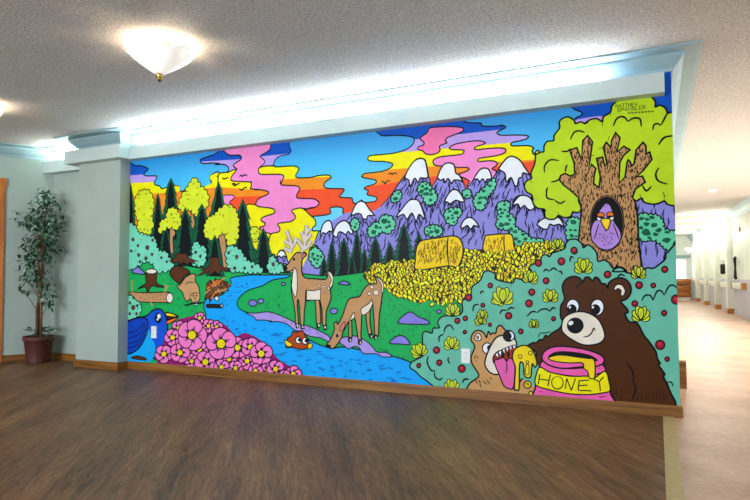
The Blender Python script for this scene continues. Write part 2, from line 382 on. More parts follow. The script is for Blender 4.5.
MURAL = [
('mural',None,None,[
]),
('painted_sunset_cloud',0,'yellow and orange sunset band behind the left pines',[
('B','orange',[(-5163,2213),(-5041,2173),(-4942,2160),(-4843,2120),(-4882,2087),(-4905,2063),(-4862,2046),(-4736,2036),(-4717,2010),(-4754,1970),(-4735,1940),(-4677,1926),(-4649,1896),(-4583,1901),(-4481,1915),(-4408,1903),(-4389,1856),(-4352,1848),(-4299,1875),(-4192,1867),(-4104,1858),(-3983,1900),(-3998,1948),(-3984,1984),(-3872,1994),(-3795,1723),(-3790,1115),(-5320,1137),(-5338,2038)],13.7,1,[('yellow',[(-5095,1843),(-4629,1848)]),('lav',[(-5138,1989),(-4745,1974)]),('dblue',[(-5140,2073),(-4862,2063)])]),
('F','yellow',[(-4472,1907),(-4408,1903),(-4392,1864),(-4425,1849),(-4471,1859)],0,1,'k'),
('F','yellow',[(-3872,1994),(-3984,1984),(-3998,1948),(-3966,1912),(-4052,1878),(-4104,1858),(-3983,1866),(-3871,1891)],0,1,'k'),
]),
('painted_cloud',0,'dark blue and lavender cloud top left of the pink cloud',[
('B','lav',[(-3874,2246),(-3918,2197),(-4107,2160),(-4124,2137),(-4089,2111),(-3951,2103),(-3873,2088),(-3941,2083),(-3873,2084),(-3806,2072),(-3764,2035),(-3788,1997),(-3872,1990),(-3889,1952),(-3656,1934),(-3665,2020),(-3624,2062),(-3600,2126),(-3609,2150),(-3773,2182),(-3824,2233),(-3858,2270)],13.2,1,[('dblue',[(-3941,2124),(-3608,2111)])]),
]),
('painted_sunset_cloud',0,'yellow orange and red band left of the pink cloud',[
('B','red',[(-3872,1993),(-3772,1996),(-3673,2014),(-3575,1940),(-3463,1880),(-3471,1854),(-3454,1856),(-3454,1805),(-3391,1798),(-3298,1775),(-3294,1749),(-3391,1717),(-3430,1681),(-3429,1651),(-3390,1634),(-3251,1611),(-3217,1586),(-3228,1561),(-3343,1535),(-3374,1505),(-3320,1464),(-3374,1439),(-3452,1442),(-3579,1447),(-3893,1595),(-3896,1929)],12.7,1,[('orange',[(-3844,1755),(-3313,1734)]),('yellow',[(-3828,1850),(-3470,1803)])]),
('F','pink',[(-3853,1763),(-3778,1772),(-3698,1761),(-3703,1730),(-3752,1700),(-3719,1659),(-3810,1657),(-3835,1712)],9.4,1,'k'),
('F','yellow',[(-3548,1653),(-3429,1651),(-3390,1634),(-3251,1611),(-3217,1586),(-3228,1561),(-3343,1535),(-3374,1505),(-3320,1464),(-3374,1439),(-3452,1442),(-3515,1460)],10.4,1,'k'),
]),
('painted_sunset_cloud',0,'yellow sky between the pines and the sun',[
('F','yellow',[(-3622,1499),(-3361,1449),(-3100,1420),(-2935,1120),(-3044,975),(-3679,977)],0,1,'k'),
]),
('painted_cloud',0,'tall pink cloud in the left sky',[
('F','pink',[(-3841,2262),(-3807,2198),(-3748,2163),(-3641,2153),(-3608,2129),(-3625,2102),(-3690,2075),(-3706,2050),(-3665,2020),(-3681,1995),(-3714,1964),(-3738,1927),(-3705,1904),(-3575,1888),(-3491,1879),(-3494,1879),(-3486,1846),(-3494,1814),(-3391,1798),(-3298,1775),(-3294,1749),(-3391,1717),(-3430,1681),(-3429,1651),(-3390,1634),(-3251,1611),(-3217,1586),(-3228,1561),(-3343,1535),(-3374,1505),(-3324,1475),(-3343,1446),(-3389,1439),(-3350,1402),(-3250,1370),(-3174,1385),(-3156,1420),(-3182,1458),(-3129,1471),(-3040,1477),(-2993,1500),(-2989,1531),(-3026,1576),(-2982,1592),(-2909,1592),(-2865,1585),(-2828,1592),(-2757,1598),(-2733,1633),(-2771,1666),(-2828,1678),(-2865,1680),(-2967,1694),(-2967,1728),(-2938,1775),(-2967,1802),(-3085,1817),(-3145,1828),(-3153,1866),(-3146,1837),(-3124,1880),(-3116,1908),(-3169,1927),(-3369,1943),(-3403,1972),(-3397,2006),(-3338,2044),(-3338,2078),(-3385,2119),(-3323,2145),(-3269,2178),(-3246,2246)],12.5,1,'k'),
]),
('painted_cloud',0,'dark blue and lavender cloud right of the pink cloud',[
('B','lav',[(-3246,2284),(-3269,2178),(-3323,2145),(-3385,2119),(-3338,2076),(-3341,2044),(-3385,2015),(-3322,2017),(-3230,2015),(-3207,2000),(-3230,2028),(-3207,2070),(-3154,2099),(-3064,2107),(-3035,2142),(-3057,2195),(-3057,2289)],10.3,1,[('dblue',[(-3385,2116),(-3049,2112)])]),
]),
('painted_sunset_cloud',0,'yellow orange red cloud in the middle sky',[
('B','red',[(-3403,1972),(-3400,2004),(-3338,2018),(-3230,2012),(-3199,2000),(-3079,1996),(-2990,1988),(-2949,1959),(-2983,1900),(-2946,1876),(-2816,1871),(-2743,1881),(-2631,1877),(-2610,1849),(-2673,1811),(-2673,1769),(-2603,1754),(-2487,1744),(-2481,1719),(-2521,1680),(-2488,1666),(-2400,1655),(-2387,1618),(-2354,1593),(-2374,1506),(-2401,1507),(-2461,1516),(-2488,1529),(-2488,1571),(-2549,1586),(-2618,1578),(-2611,1535),(-2659,1520),(-2778,1514),(-2842,1517),(-2886,1574),(-2771,1596),(-2733,1633),(-2771,1666),(-2828,1678),(-2865,1680),(-2967,1694),(-2967,1728),(-2938,1775),(-2967,1802),(-3085,1817),(-3145,1828),(-3153,1866),(-3146,1837),(-3124,1880),(-3116,1908),(-3169,1927),(-3369,1943)],12.1,1,[('orange',[(-2828,1761),(-2481,1749)]),('yellow',[(-2915,1870),(-2617,1861)])]),
]),
('painted_sun',0,'big yellow sun half behind the deer antlers',[
('F','yellow',[(-3295,1223),(-3265,1361),(-3174,1385),(-3156,1420),(-3182,1458),(-3129,1471),(-3040,1477),(-2993,1500),(-2989,1531),(-3026,1576),(-2982,1592),(-2909,1592),(-2828,1528),(-2774,1483),(-2769,1434),(-2800,1411),(-2800,1384),(-2729,1378),(-2741,1363),(-2826,1189),(-2926,1020),(-3177,1085),(-3314,1187)],12.1,1,'k'),
]),
('painted_sunset_cloud',0,'banded blue lavender yellow orange red cloud behind the mountains',[
('B','red',[(-2150,2288),(-2124,2192),(-2080,2173),(-1980,2165),(-1857,2145),(-1805,2117),(-1821,2068),(-1882,2034),(-1981,2015),(-2106,2013),(-2209,2014),(-2239,1995),(-2229,1974),(-2183,1961),(-2081,1950),(-2019,1932),(-2004,1914),(-2031,1887),(-2107,1867),(-2223,1863),(-2275,1861),(-2301,1840),(-2294,1842),(-2281,1826),(-2177,1801),(-2157,1781),(-2178,1763),(-2255,1745),(-2275,1729),(-2236,1709),(-2249,1680),(-2223,1667),(-2165,1652),(-2155,1634),(-2178,1612),(-2269,1609),(-2308,1620),(-2269,1413),(-789,1297),(-779,1876),(-827,1895),(-836,1923),(-826,1942),(-851,1959),(-891,1967),(-973,1972),(-999,1985),(-988,2000),(-962,2005),(-890,2013),(-865,2029),(-875,2043),(-951,2056),(-1066,2066),(-1103,2084),(-1097,2099),(-1044,2120),(-1039,2133),(-1070,2146),(-1081,2143),(-1184,2151),(-1227,2162),(-1237,2183),(-1325,2196),(-1369,2217),(-1380,2290)],11.0,1,[('orange',[(-2219,1747),(-1665,1785)]),('yellow',[(-1982,1877),(-817,1852)]),('lav',[(-1862,2015),(-1083,2003)]),('dblue',[(-1798,2111),(-1105,2112)])]),
]),
('painted_cloud',0,'small pink cloud over the tallest mountain',[
('F','pinkd',[(-1650,2195),(-1575,2192),(-1483,2184),(-1404,2169),(-1377,2153),(-1387,2132),(-1461,2111),(-1512,2096),(-1530,2076),(-1518,2053),(-1547,2045),(-1582,2032),(-1577,2003),(-1600,1978),(-1659,1969),(-1706,1983),(-1729,2007),(-1773,2025),(-1765,2045),(-1723,2057),(-1719,2079),(-1752,2111),(-1734,2132),(-1692,2155),(-1674,2187)],11.0,1,'k'),
]),
('painted_cloud',0,'wide pink cloud between two mountain peaks',[
('F','pink',[(-1640,1906),(-1628,1927),(-1570,1944),(-1410,1947),(-1377,1964),(-1388,1981),(-1478,1995),(-1497,2014),(-1443,2036),(-1325,2045),(-1247,2041),(-1199,2021),(-1226,2008),(-1275,1997),(-1288,1985),(-1270,1973),(-1161,1973),(-1066,1965),(-1038,1947),(-1056,1922),(-1130,1908),(-1238,1902),(-1262,1890),(-1249,1876),(-1152,1873),(-1108,1853),(-1115,1832),(-1148,1808),(-1116,1785),(-1154,1729),(-1345,1685),(-1333,1722),(-1372,1751),(-1427,1781),(-1349,1809),(-1335,1824),(-1360,1837),(-1449,1845),(-1536,1863),(-1617,1876)],10.6,1,'k'),
]),
('painted_cloud',0,'dark blue sky patch above the big tree',[
('F','dblue',[(-550,2260),(-534,2217),(-514,2196),(-476,2175),(-471,2154),(-515,2122),(-320,2067),(227,1892),(241,2447),(-456,2563)],10.7,1,'k'),
('F','lav',[(-535,2108),(-485,2124),(-319,2122),(-321,2023),(-536,2048)],0,1,'k'),
]),
('painted_bird',0,None,[
('L','k',[(-3632,1938),(-3615,1954),(-3594,1942),(-3567,1955),(-3535,1940)],15.3,1),
]),
('painted_bird',0,None,[
('L','k',[(-3846,1946),(-3818,1933),(-3763,1945)],14.4,1),
]),
('painted_bird',0,None,[
('L','k',[(-3729,1876),(-3697,1881),(-3672,1866),(-3623,1879)],14.1,1),
]),
('painted_bird',0,None,[
('L','k',[(-3721,1878),(-3688,1858),(-3663,1869),(-3627,1872)],15.3,1),
]),
('painted_bird',0,None,[
('L','k',[(-3638,1828),(-3601,1807),(-3574,1826),(-3537,1830)],15.1,1),
]),
('painted_bird',0,None,[
('L','k',[(-2047,1838),(-2022,1844),(-2006,1834),(-1984,1845),(-1962,1831)],11.2,1),
]),
('painted_bird',0,None,[
('L','k',[(-2114,1778),(-2091,1776),(-2074,1758),(-2054,1781),(-2022,1775)],11.4,1),
]),
('painted_mountain',0,'lavender mountain mass filling the range',[
('F','mtn',[(-2978,938),(-2903,1065),(-2723,1360),(-2456,1527),(-2201,1514),(-1937,1695),(-1582,1671),(-1329,1653),(-827,1657),(-711,1573),(-359,1514),(217,1513),(203,933)],0,1,'k'),
]),
('painted_mountain',0,'tallest lavender mountain with snow cap',[
('F','mtn',[(-2195,1495),(-2124,1561),(-2029,1647),(-1954,1745),(-1886,1820),(-1843,1890),(-1794,1936),(-1752,1946),(-1711,1929),(-1693,1871),(-1677,1781),(-1654,1701),(-1541,1463)],0,1,'k'),
('L','k',[(-2124,1561),(-2029,1647),(-1954,1745),(-1886,1820),(-1843,1890),(-1794,1936),(-1752,1946),(-1711,1929),(-1693,1871),(-1677,1781),(-1654,1701)],14.1,1),
]),
('painted_mountain',0,'second tall snowy mountain',[
('F','mtn',[(-1727,1472),(-1660,1690),(-1595,1785),(-1559,1865),(-1513,1887),(-1462,1868),(-1446,1801),(-1418,1780),(-1393,1746),(-1364,1659),(-1273,1449)],0,1,'k'),
('L','k',[(-1660,1690),(-1595,1785),(-1559,1865),(-1513,1887),(-1462,1868),(-1446,1801),(-1418,1780),(-1393,1746),(-1364,1659)],13.6,1),
]),
('painted_mountain',0,'small snowy mountain between two tall ones',[
('F','mtn',[(-1430,1566),(-1362,1659),(-1295,1740),(-1250,1806),(-1212,1819),(-1174,1803),(-1154,1740),(-1125,1505)],0,1,'k'),
('L','k',[(-1362,1659),(-1295,1740),(-1250,1806),(-1212,1819),(-1174,1803),(-1154,1740)],13.3,1),
]),
('painted_mountain',0,'broad snowy mountain left of the tree',[
('F','mtn',[(-1331,1495),(-1231,1628),(-1132,1749),(-1089,1814),(-1036,1878),(-988,1892),(-932,1858),(-892,1792),(-843,1716),(-756,1566),(-719,1422)],0,1,'k'),
('L','k',[(-1231,1628),(-1132,1749),(-1089,1814),(-1036,1878),(-988,1892),(-932,1858),(-892,1792),(-843,1716),(-756,1566)],13.1,1),
]),
('painted_mountain',0,'snowy mountain at the end of the red cloud',[
('F','mtn',[(-2550,1341),(-2455,1456),(-2394,1524),(-2361,1593),(-2315,1622),(-2269,1606),(-2230,1551),(-2160,1478),(-2079,1325)],0,1,'k'),
('L','k',[(-2455,1456),(-2394,1524),(-2361,1593),(-2315,1622),(-2269,1606),(-2230,1551),(-2160,1478)],14.6,1),
]),
('painted_mountain',0,'low snowy mountain over the middle pines',[
('F','mtn',[(-2015,1370),(-1922,1535),(-1860,1597),(-1815,1608),(-1762,1582),(-1704,1454),(-1612,1313)],0,1,'k'),
('L','k',[(-1922,1535),(-1860,1597),(-1815,1608),(-1762,1582),(-1704,1454)],14.1,1),
]),
('painted_mountain',0,'small snowy peak in front of two tall mountains',[
('F','mtn',[(-1586,1509),(-1539,1583),(-1504,1641),(-1464,1666),(-1420,1646),(-1381,1584),(-1338,1496)],0,1,'k'),
('L','k',[(-1539,1583),(-1504,1641),(-1464,1666),(-1420,1646),(-1381,1584)],13.6,1),
]),
('painted_mountain',0,'small snowy peak above the hay',[
('F','mtn',[(-1450,1298),(-1416,1357),(-1382,1414),(-1337,1434),(-1294,1410),(-1256,1350),(-1219,1290)],0,1,'k'),
('L','k',[(-1416,1357),(-1382,1414),(-1337,1434),(-1294,1410),(-1256,1350)],13.4,1),
]),
('painted_mountain',0,'low snowy peak beside the tree crown',[
('F','mtn',[(-1031,1458),(-994,1529),(-968,1569),(-926,1584),(-886,1564),(-842,1500),(-798,1446)],0,1,'k'),
('L','k',[(-994,1529),(-968,1569),(-926,1584),(-886,1564),(-842,1500)],12.9,1),
]),
('painted_mountain',0,'snowy peak under the tree crown',[
('F','mtn',[(-846,1277),(-804,1357),(-764,1396),(-705,1408),(-641,1400),(-600,1348),(-563,1267)],0,1,'k'),
('L','k',[(-804,1357),(-764,1396),(-705,1408),(-641,1400),(-600,1348)],12.8,1),
]),
('painted_mountain',0,'narrow snowy peak right of the sun',[
('F','mtn',[(-2786,1253),(-2722,1360),(-2694,1431),(-2645,1467),(-2607,1449),(-2577,1342),(-2550,1246)],0,1,'k'),
('L','k',[(-2722,1360),(-2694,1431),(-2645,1467),(-2607,1449),(-2577,1342)],15.1,1),
]),
('painted_mountain',0,'round snowy peak beside the narrow one',[
('F','mtn',[(-2646,1249),(-2584,1355),(-2549,1425),(-2481,1460),(-2428,1432),(-2382,1350),(-2323,1240)],0,1,'k'),
('L','k',[(-2584,1355),(-2549,1425),(-2481,1460),(-2428,1432),(-2382,1350)],14.8,1),
]),
('painted_mountain',0,'tiny snowy peak behind the deer nose',[
('F','mtn',[(-3222,1060),(-3185,1135),(-3174,1191),(-3140,1214),(-3103,1195),(-3076,1139),(-3043,1058)],0,1,'k'),
('L','k',[(-3185,1135),(-3174,1191),(-3140,1214),(-3103,1195),(-3076,1139)],15.6,1),
]),
('painted_mountain',0,'lavender slope right of the tree trunk',[
('F','mtn',[(-171,1574),(218,1547),(206,1055),(-184,990)],0,1,'k'),
]),
('slope_hatching',0,None,[
('H','ink',[(-133,1500),(155,1455),(145,1056),(-131,1018)],44,71.0,0.05,0.08,11.8,14),
('H','ink',[(-2195,1495),(-2124,1561),(-2029,1647),(-1954,1745),(-1886,1820),(-1843,1890),(-1794,1936),(-1752,1946),(-1756,1474)],51,78.3,0.42,0.1,12.1,1),
('H','ink',[(-1756,1474),(-1752,1946),(-1711,1929),(-1693,1871),(-1677,1781),(-1654,1701),(-1541,1463)],51,74.7,-0.25,0.14,12.0,41),
('H','ink',[(-1727,1472),(-1660,1690),(-1595,1785),(-1559,1865),(-1513,1887),(-1518,1462)],39,74.7,0.42,0.1,11.8,2),
('H','ink',[(-1518,1462),(-1513,1887),(-1462,1868),(-1446,1801),(-1418,1780),(-1393,1746),(-1364,1659),(-1273,1449)],39,72.89999999999999,-0.25,0.14,11.7,42),
('H','ink',[(-1430,1566),(-1362,1659),(-1295,1740),(-1250,1806),(-1212,1819),(-1216,1510)],24,72.89999999999999,0.42,0.1,11.5,3),
('H','ink',[(-1216,1510),(-1212,1819),(-1174,1803),(-1154,1740),(-1125,1505)],24,71.10000000000001,-0.25,0.14,11.4,43),
('H','ink',[(-1331,1495),(-1231,1628),(-1132,1749),(-1089,1814),(-1036,1878),(-988,1892),(-995,1436)],60,72.0,0.42,0.1,11.4,4),
('H','ink',[(-995,1436),(-988,1892),(-932,1858),(-892,1792),(-843,1716),(-756,1566),(-719,1422)],60,69.3,-0.25,0.14,11.1,44),
('H','ink',[(-2550,1341),(-2455,1456),(-2394,1524),(-2361,1593),(-2315,1622),(-2316,1333)],33,80.10000000000001,0.42,0.1,12.7,5),
('H','ink',[(-2316,1333),(-2315,1622),(-2269,1606),(-2230,1551),(-2160,1478),(-2079,1325)],33,78.3,-0.25,0.14,12.5,45),
('H','ink',[(-2015,1370),(-1922,1535),(-1860,1597),(-1815,1608),(-1818,1320)],24,75.60000000000001,0.42,0.1,12.1,6),
('H','ink',[(-1818,1320),(-1815,1608),(-1762,1582),(-1704,1454),(-1612,1313)],24,74.7,-0.25,0.14,12.0,46),
('H','ink',[(-1586,1509),(-1539,1583),(-1504,1641),(-1464,1666),(-1466,1503)],15,73.8,0.42,0.1,11.7,7),
('H','ink',[(-1466,1503),(-1464,1666),(-1420,1646),(-1381,1584),(-1338,1496)],15,72.89999999999999,-0.25,0.14,11.7,47),
('H','ink',[(-1450,1298),(-1416,1357),(-1382,1414),(-1337,1434),(-1339,1294)],15,72.89999999999999,0.42,0.1,11.7,8),
('H','ink',[(-1339,1294),(-1337,1434),(-1294,1410),(-1256,1350),(-1219,1290)],15,71.10000000000001,-0.25,0.14,11.4,48),
('H','ink',[(-1031,1458),(-994,1529),(-968,1569),(-926,1584),(-928,1453)],15,70.2,0.42,0.1,11.2,9),
('H','ink',[(-928,1453),(-926,1584),(-886,1564),(-842,1500),(-798,1446)],15,70.2,-0.25,0.14,11.1,49),
('H','ink',[(-846,1277),(-804,1357),(-764,1396),(-705,1408),(-707,1272)],21,68.39999999999999,0.42,0.1,10.9,10),
('H','ink',[(-707,1272),(-705,1408),(-641,1400),(-600,1348),(-563,1267)],21,67.5,-0.25,0.14,10.8,50),
('H','ink',[(-2786,1253),(-2722,1360),(-2694,1431),(-2645,1467),(-2646,1249)],15,81.89999999999999,0.42,0.1,13.0,11),
('H','ink',[(-2646,1249),(-2645,1467),(-2607,1449),(-2577,1342),(-2550,1246)],15,81.0,-0.25,0.14,12.8,51),
('H','ink',[(-2646,1249),(-2584,1355),(-2549,1425),(-2481,1460),(-2482,1244)],15,81.0,0.42,0.1,12.8,12),
('H','ink',[(-2482,1244),(-2481,1460),(-2428,1432),(-2382,1350),(-2323,1240)],15,79.2,-0.25,0.14,12.7,52),
('H','ink',[(-3222,1060),(-3185,1135),(-3174,1191),(-3140,1214),(-3140,1059)],7,84.60000000000001,0.42,0.1,13.4,13),
('H','ink',[(-3140,1059),(-3140,1214),(-3103,1195),(-3076,1139),(-3043,1058)],7,83.7,-0.25,0.14,13.2,53),
('H','ink',[(-2744,1297),(-2417,1445),(-2125,1518),(-1938,1568),(-1582,1630),(-1329,1653),(-1090,1558),(-859,1583),(-750,1424),(-536,1339),(-539,1155),(-1254,1172),(-1761,1225),(-2620,1097)],230,90.0,0.2,0.35,11.7,15),
]),
('snow_cap',21,None,[
('F','white',[(-1886,1817),(-1843,1890),(-1794,1936),(-1752,1946),(-1713,1930),(-1697,1872),(-1686,1787),(-1718,1778),(-1754,1783),(-1772,1743),(-1790,1773),(-1808,1780),(-1844,1720),(-1856,1772),(-1886,1791)],12.1,1,'k'),
]),
('snow_cap',22,None,[
('F','white',[(-1601,1780),(-1559,1865),(-1513,1887),(-1462,1868),(-1446,1801),(-1418,1780),(-1389,1724),(-1419,1739),(-1464,1742),(-1481,1716),(-1503,1751),(-1520,1757),(-1538,1726),(-1549,1760),(-1572,1750)],11.8,1,'k'),
]),
('snow_cap',23,None,[
('F','white',[(-1297,1738),(-1250,1806),(-1212,1819),(-1174,1803),(-1154,1735),(-1192,1727),(-1203,1699),(-1224,1735),(-1251,1713),(-1267,1738)],11.4,1,'k'),
]),
('snow_cap',24,None,[
('F','white',[(-1091,1812),(-1036,1878),(-988,1892),(-932,1858),(-892,1794),(-861,1740),(-908,1757),(-919,1722),(-940,1718),(-956,1660),(-976,1669),(-1001,1728),(-1038,1697),(-1048,1763),(-1084,1793)],11.2,1,'k'),
]),
('snow_cap',25,None,[
('F','white',[(-2398,1522),(-2361,1593),(-2315,1622),(-2269,1606),(-2224,1545),(-2182,1493),(-2237,1493),(-2257,1463),(-2289,1472),(-2309,1508),(-2348,1516),(-2388,1503)],12.7,1,'k'),
]),
('snow_cap',26,None,[
('F','white',[(-1974,1467),(-1912,1543),(-1860,1597),(-1815,1608),(-1762,1582),(-1716,1441),(-1766,1480),(-1793,1425),(-1831,1494),(-1877,1443),(-1907,1487)],12.1,1,'k'),
]),
('snow_cap',27,None,[
('F','white',[(-1542,1578),(-1504,1641),(-1464,1666),(-1420,1646),(-1378,1571),(-1404,1562),(-1449,1578),(-1494,1553),(-1522,1569)],11.8,1,'k'),
]),
('snow_cap',28,None,[
('F','white',[(-1410,1362),(-1382,1414),(-1337,1434),(-1294,1410),(-1259,1352),(-1300,1368),(-1328,1339),(-1355,1370),(-1388,1352)],11.5,1,'k'),
]),
('snow_cap',29,None,[
('F','white',[(-993,1511),(-968,1551),(-932,1582),(-881,1577),(-846,1544),(-827,1486),(-858,1467),(-883,1482),(-903,1504),(-933,1485),(-953,1519)],11.1,1,'k'),
]),
('snow_cap',30,None,[
('F','white',[(-808,1359),(-764,1396),(-695,1408),(-641,1392),(-615,1329),(-648,1350),(-687,1342),(-716,1353),(-731,1319),(-765,1320),(-795,1342)],10.8,1,'k'),
]),
('snow_cap',31,None,[
('F','white',[(-2718,1350),(-2694,1431),(-2645,1467),(-2608,1451),(-2593,1369),(-2625,1374),(-2659,1351),(-2694,1361),(-2708,1333)],12.8,1,'k'),
]),
('snow_cap',32,None,[
('F','white',[(-2588,1349),(-2549,1425),(-2481,1460),(-2428,1432),(-2386,1350),(-2415,1343),(-2435,1363),(-2462,1336),(-2495,1357),(-2529,1359),(-2550,1315),(-2577,1330)],12.7,1,'k'),
]),
('snow_cap',33,None,[
('F','white',[(-3189,1150),(-3174,1191),(-3140,1214),(-3103,1195),(-3079,1145),(-3110,1161),(-3140,1144),(-3162,1162)],13.4,1,'k'),
]),
('painted_shrub',0,None,[
('C','teal',[(-1775,1704),(-1736,1740),(-1689,1739),(-1666,1702),(-1614,1632),(-1608,1598),(-1655,1557),(-1702,1565),(-1731,1628),(-1767,1664)],11.0,25.9),
('D','dgreen',[(-1775,1704),(-1736,1740),(-1689,1739),(-1666,1702),(-1614,1632),(-1608,1598),(-1655,1557),(-1702,1565),(-1731,1628),(-1767,1664)],84,20.79,1),
]),
('painted_shrub',0,None,[
('C','teal',[(-2019,1630),(-1979,1684),(-1936,1685),(-1928,1630),(-1980,1593),(-2011,1603)],11.2,26.5),
('D','dgreen',[(-2019,1630),(-1979,1684),(-1936,1685),(-1928,1630),(-1980,1593),(-2011,1603)],35,16.83,2),
]),
('painted_shrub',0,None,[
('C','teal',[(-1297,1579),(-1252,1630),(-1165,1698),(-1130,1736),(-1128,1664),(-1166,1614),(-1199,1573),(-1232,1490),(-1286,1514)],10.4,24.6),
('D','dgreen',[(-1297,1579),(-1252,1630),(-1165,1698),(-1130,1736),(-1128,1664),(-1166,1614),(-1199,1573),(-1232,1490),(-1286,1514)],77,19.799999999999997,3),
]),
('painted_shrub',0,None,[
('C','teal',[(-1393,1628),(-1362,1661),(-1327,1646),(-1327,1597),(-1363,1592)],10.6,25.0),
('D','dgreen',[(-1393,1628),(-1362,1661),(-1327,1646),(-1327,1597),(-1363,1592)],28,16.037999999999997,4),
]),
('painted_shrub',0,None,[
('C','teal',[(-2238,1365),(-2179,1427),(-2129,1419),(-2126,1464),(-2065,1487),(-1990,1435),(-1988,1390),(-2053,1330),(-2104,1354),(-2167,1316),(-2219,1306)],11.2,26.5),
('D','dgreen',[(-2238,1365),(-2179,1427),(-2129,1419),(-2126,1464),(-2065,1487),(-1990,1435),(-1988,1390),(-2053,1330),(-2104,1354),(-2167,1316),(-2219,1306)],98,21.284999999999997,5),
]),
('painted_shrub',0,None,[
('C','teal',[(-2404,1450),(-2361,1474),(-2326,1429),(-2342,1371),(-2388,1373)],11.5,27.1),
('D','dgreen',[(-2404,1450),(-2361,1474),(-2326,1429),(-2342,1371),(-2388,1373)],35,17.424,6),
]),
('painted_shrub',0,None,[
('C','teal',[(-1718,1345),(-1680,1379),(-1611,1376),(-1563,1344),(-1588,1302),(-1670,1297),(-1710,1317)],10.8,25.6),
('D','dgreen',[(-1718,1345),(-1680,1379),(-1611,1376),(-1563,1344),(-1588,1302),(-1670,1297),(-1710,1317)],56,16.235999999999997,7),
]),
('painted_shrub',0,None,[
('C','teal',[(-1109,1528),(-1057,1541),(-1008,1527),(-1037,1461),(-1006,1439),(-976,1396),(-982,1354),(-936,1311),(-886,1279),(-846,1236),(-787,1245),(-748,1203),(-768,1173),(-938,1177),(-989,1241),(-1029,1325),(-1102,1339),(-1124,1371),(-1100,1422)],10.2,24.0),
('D','dgreen',[(-1109,1528),(-1057,1541),(-1008,1527),(-1037,1461),(-1006,1439),(-976,1396),(-982,1354),(-936,1311),(-886,1279),(-846,1236),(-787,1245),(-748,1203),(-768,1173),(-938,1177),(-989,1241),(-1029,1325),(-1102,1339),(-1124,1371),(-1100,1422)],140,19.304999999999996,8),
]),
('painted_shrub',0,None,[
('C','teal',[(-1539,1490),(-1471,1514),(-1410,1505),(-1404,1461),(-1438,1441),(-1450,1387),(-1495,1385),(-1540,1435)],10.7,25.3),
('D','dgreen',[(-1539,1490),(-1471,1514),(-1410,1505),(-1404,1461),(-1438,1441),(-1450,1387),(-1495,1385),(-1540,1435)],49,16.037999999999997,9),
]),
('painted_shrub',0,None,[
('C','teal',[(-585,1372),(-536,1392),(-494,1358),(-511,1230),(-591,1233)],9.8,23.1),
('D','dgreen',[(-585,1372),(-536,1392),(-494,1358),(-511,1230),(-591,1233)],56,18.562499999999996,10),
]),
('painted_shrub',0,None,[
('C','teal',[(-115,1370),(-87,1399),(-44,1390),(15,1380),(47,1334),(56,1278),(129,1268),(185,1245),(182,1135),(92,1131),(43,1166),(11,1205),(-31,1217),(-74,1205),(-116,1256)],9.2,21.8),
('D','dgreen',[(-115,1370),(-87,1399),(-44,1390),(15,1380),(47,1334),(56,1278),(129,1268),(185,1245),(182,1135),(92,1131),(43,1166),(11,1205),(-31,1217),(-74,1205),(-116,1256)],154,23.099999999999998,11),
]),
('painted_shrub',0,None,[
('C','teal',[(-2826,1195),(-2769,1249),(-2727,1175),(-2689,1150),(-2741,1055),(-2783,1079)],12.0,28.4),
('D','dgreen',[(-2826,1195),(-2769,1249),(-2727,1175),(-2689,1150),(-2741,1055),(-2783,1079)],49,18.017999999999997,12),
]),
('painted_shrub',0,None,[
('C','teal',[(-2835,1171),(-2772,1230),(-2685,1144),(-2743,1048),(-2800,1085)],12.0,28.4),
('D','dgreen',[(-2835,1171),(-2772,1230),(-2685,1144),(-2743,1048),(-2800,1085)],49,18.017999999999997,13),
]),
('painted_shrub',0,None,[
('C','teal',[(-3284,1162),(-3207,1154),(-3177,1085),(-3073,1065),(-3065,1003),(-3283,1000)],12.3,29.0),
('D','dgreen',[(-3284,1162),(-3207,1154),(-3177,1085),(-3073,1065),(-3065,1003),(-3283,1000)],56,18.612,14),
]),
('painted_pine',0,None,[
('N','pine',(-2681,1143,56,-1,-1,-178)),
]),
('painted_pine',0,None,[
('N','pine',(-2599,1284,83,-3,-1,-318)),
]),
('painted_pine',0,None,[
('N','pine',(-2477,1307,114,-4,-1,-332)),
]),
('painted_pine',0,None,[
('N','pine',(-2348,1363,93,-4,-2,-380)),
]),
('painted_pine',0,None,[
('N','pine',(-2275,1205,59,-2,-1,-216)),
]),
('painted_pine',0,None,[
('N','pine',(-2169,1305,109,-4,-2,-298)),
]),
('painted_pine',0,None,[
('N','pine',(-2033,1250,88,-3,-2,-211)),
]),
('painted_pine',0,None,[
('N','pine',(-1903,1406,121,-6,-3,-350)),
]),
('painted_pine',0,None,[
('N','pine',(-1769,1333,90,-4,-3,-296)),
]),
('painted_pine',0,None,[
('N','pine',(-2398,1146,67,-2,-1,-183)),
]),
('painted_forest_backing',0,'dark green backing between the left pines',[  # flat dark green paint filling the gaps between the pines
('F','pine',[(-5327,1509),(-5071,1564),(-4878,1449),(-4666,1619),(-4389,1574),(-4124,1592),(-3931,1513),(-3682,1443),(-3477,1272),(-3360,1174),(-3178,1068),(-3177,957),(-5316,963)],0,1,'k'),
]),
('painted_pine',0,None,[
('N','pine',(-5109,2010,122,-10,11,-609)),
]),
('painted_pine',0,None,[
('N','pine',(-4518,1997,183,-15,8,-635)),
]),
('painted_pine',0,None,[
('N','pine',(-3888,1908,183,-14,5,-616)),
]),
('painted_pine',0,None,[
('N','pine',(-4698,1852,142,-10,10,-641)),
]),
('painted_meadow',0,'green meadow',[
('F','grass',[(-5319,1115),(-4659,1127),(-4118,1059),(-3619,1016),(-3022,1002),(-2620,973),(-2271,1006),(-1942,1053),(-1337,1078),(-1098,1012),(-951,553),(-1600,-31),(-1601,-191),(-5284,-561)],10.7,1,'k'),
('H','dgreen',[(-3557,700),(-3044,846),(-3043,571),(-3358,637)],30,24.7,0.2,0.5,8.9,21),
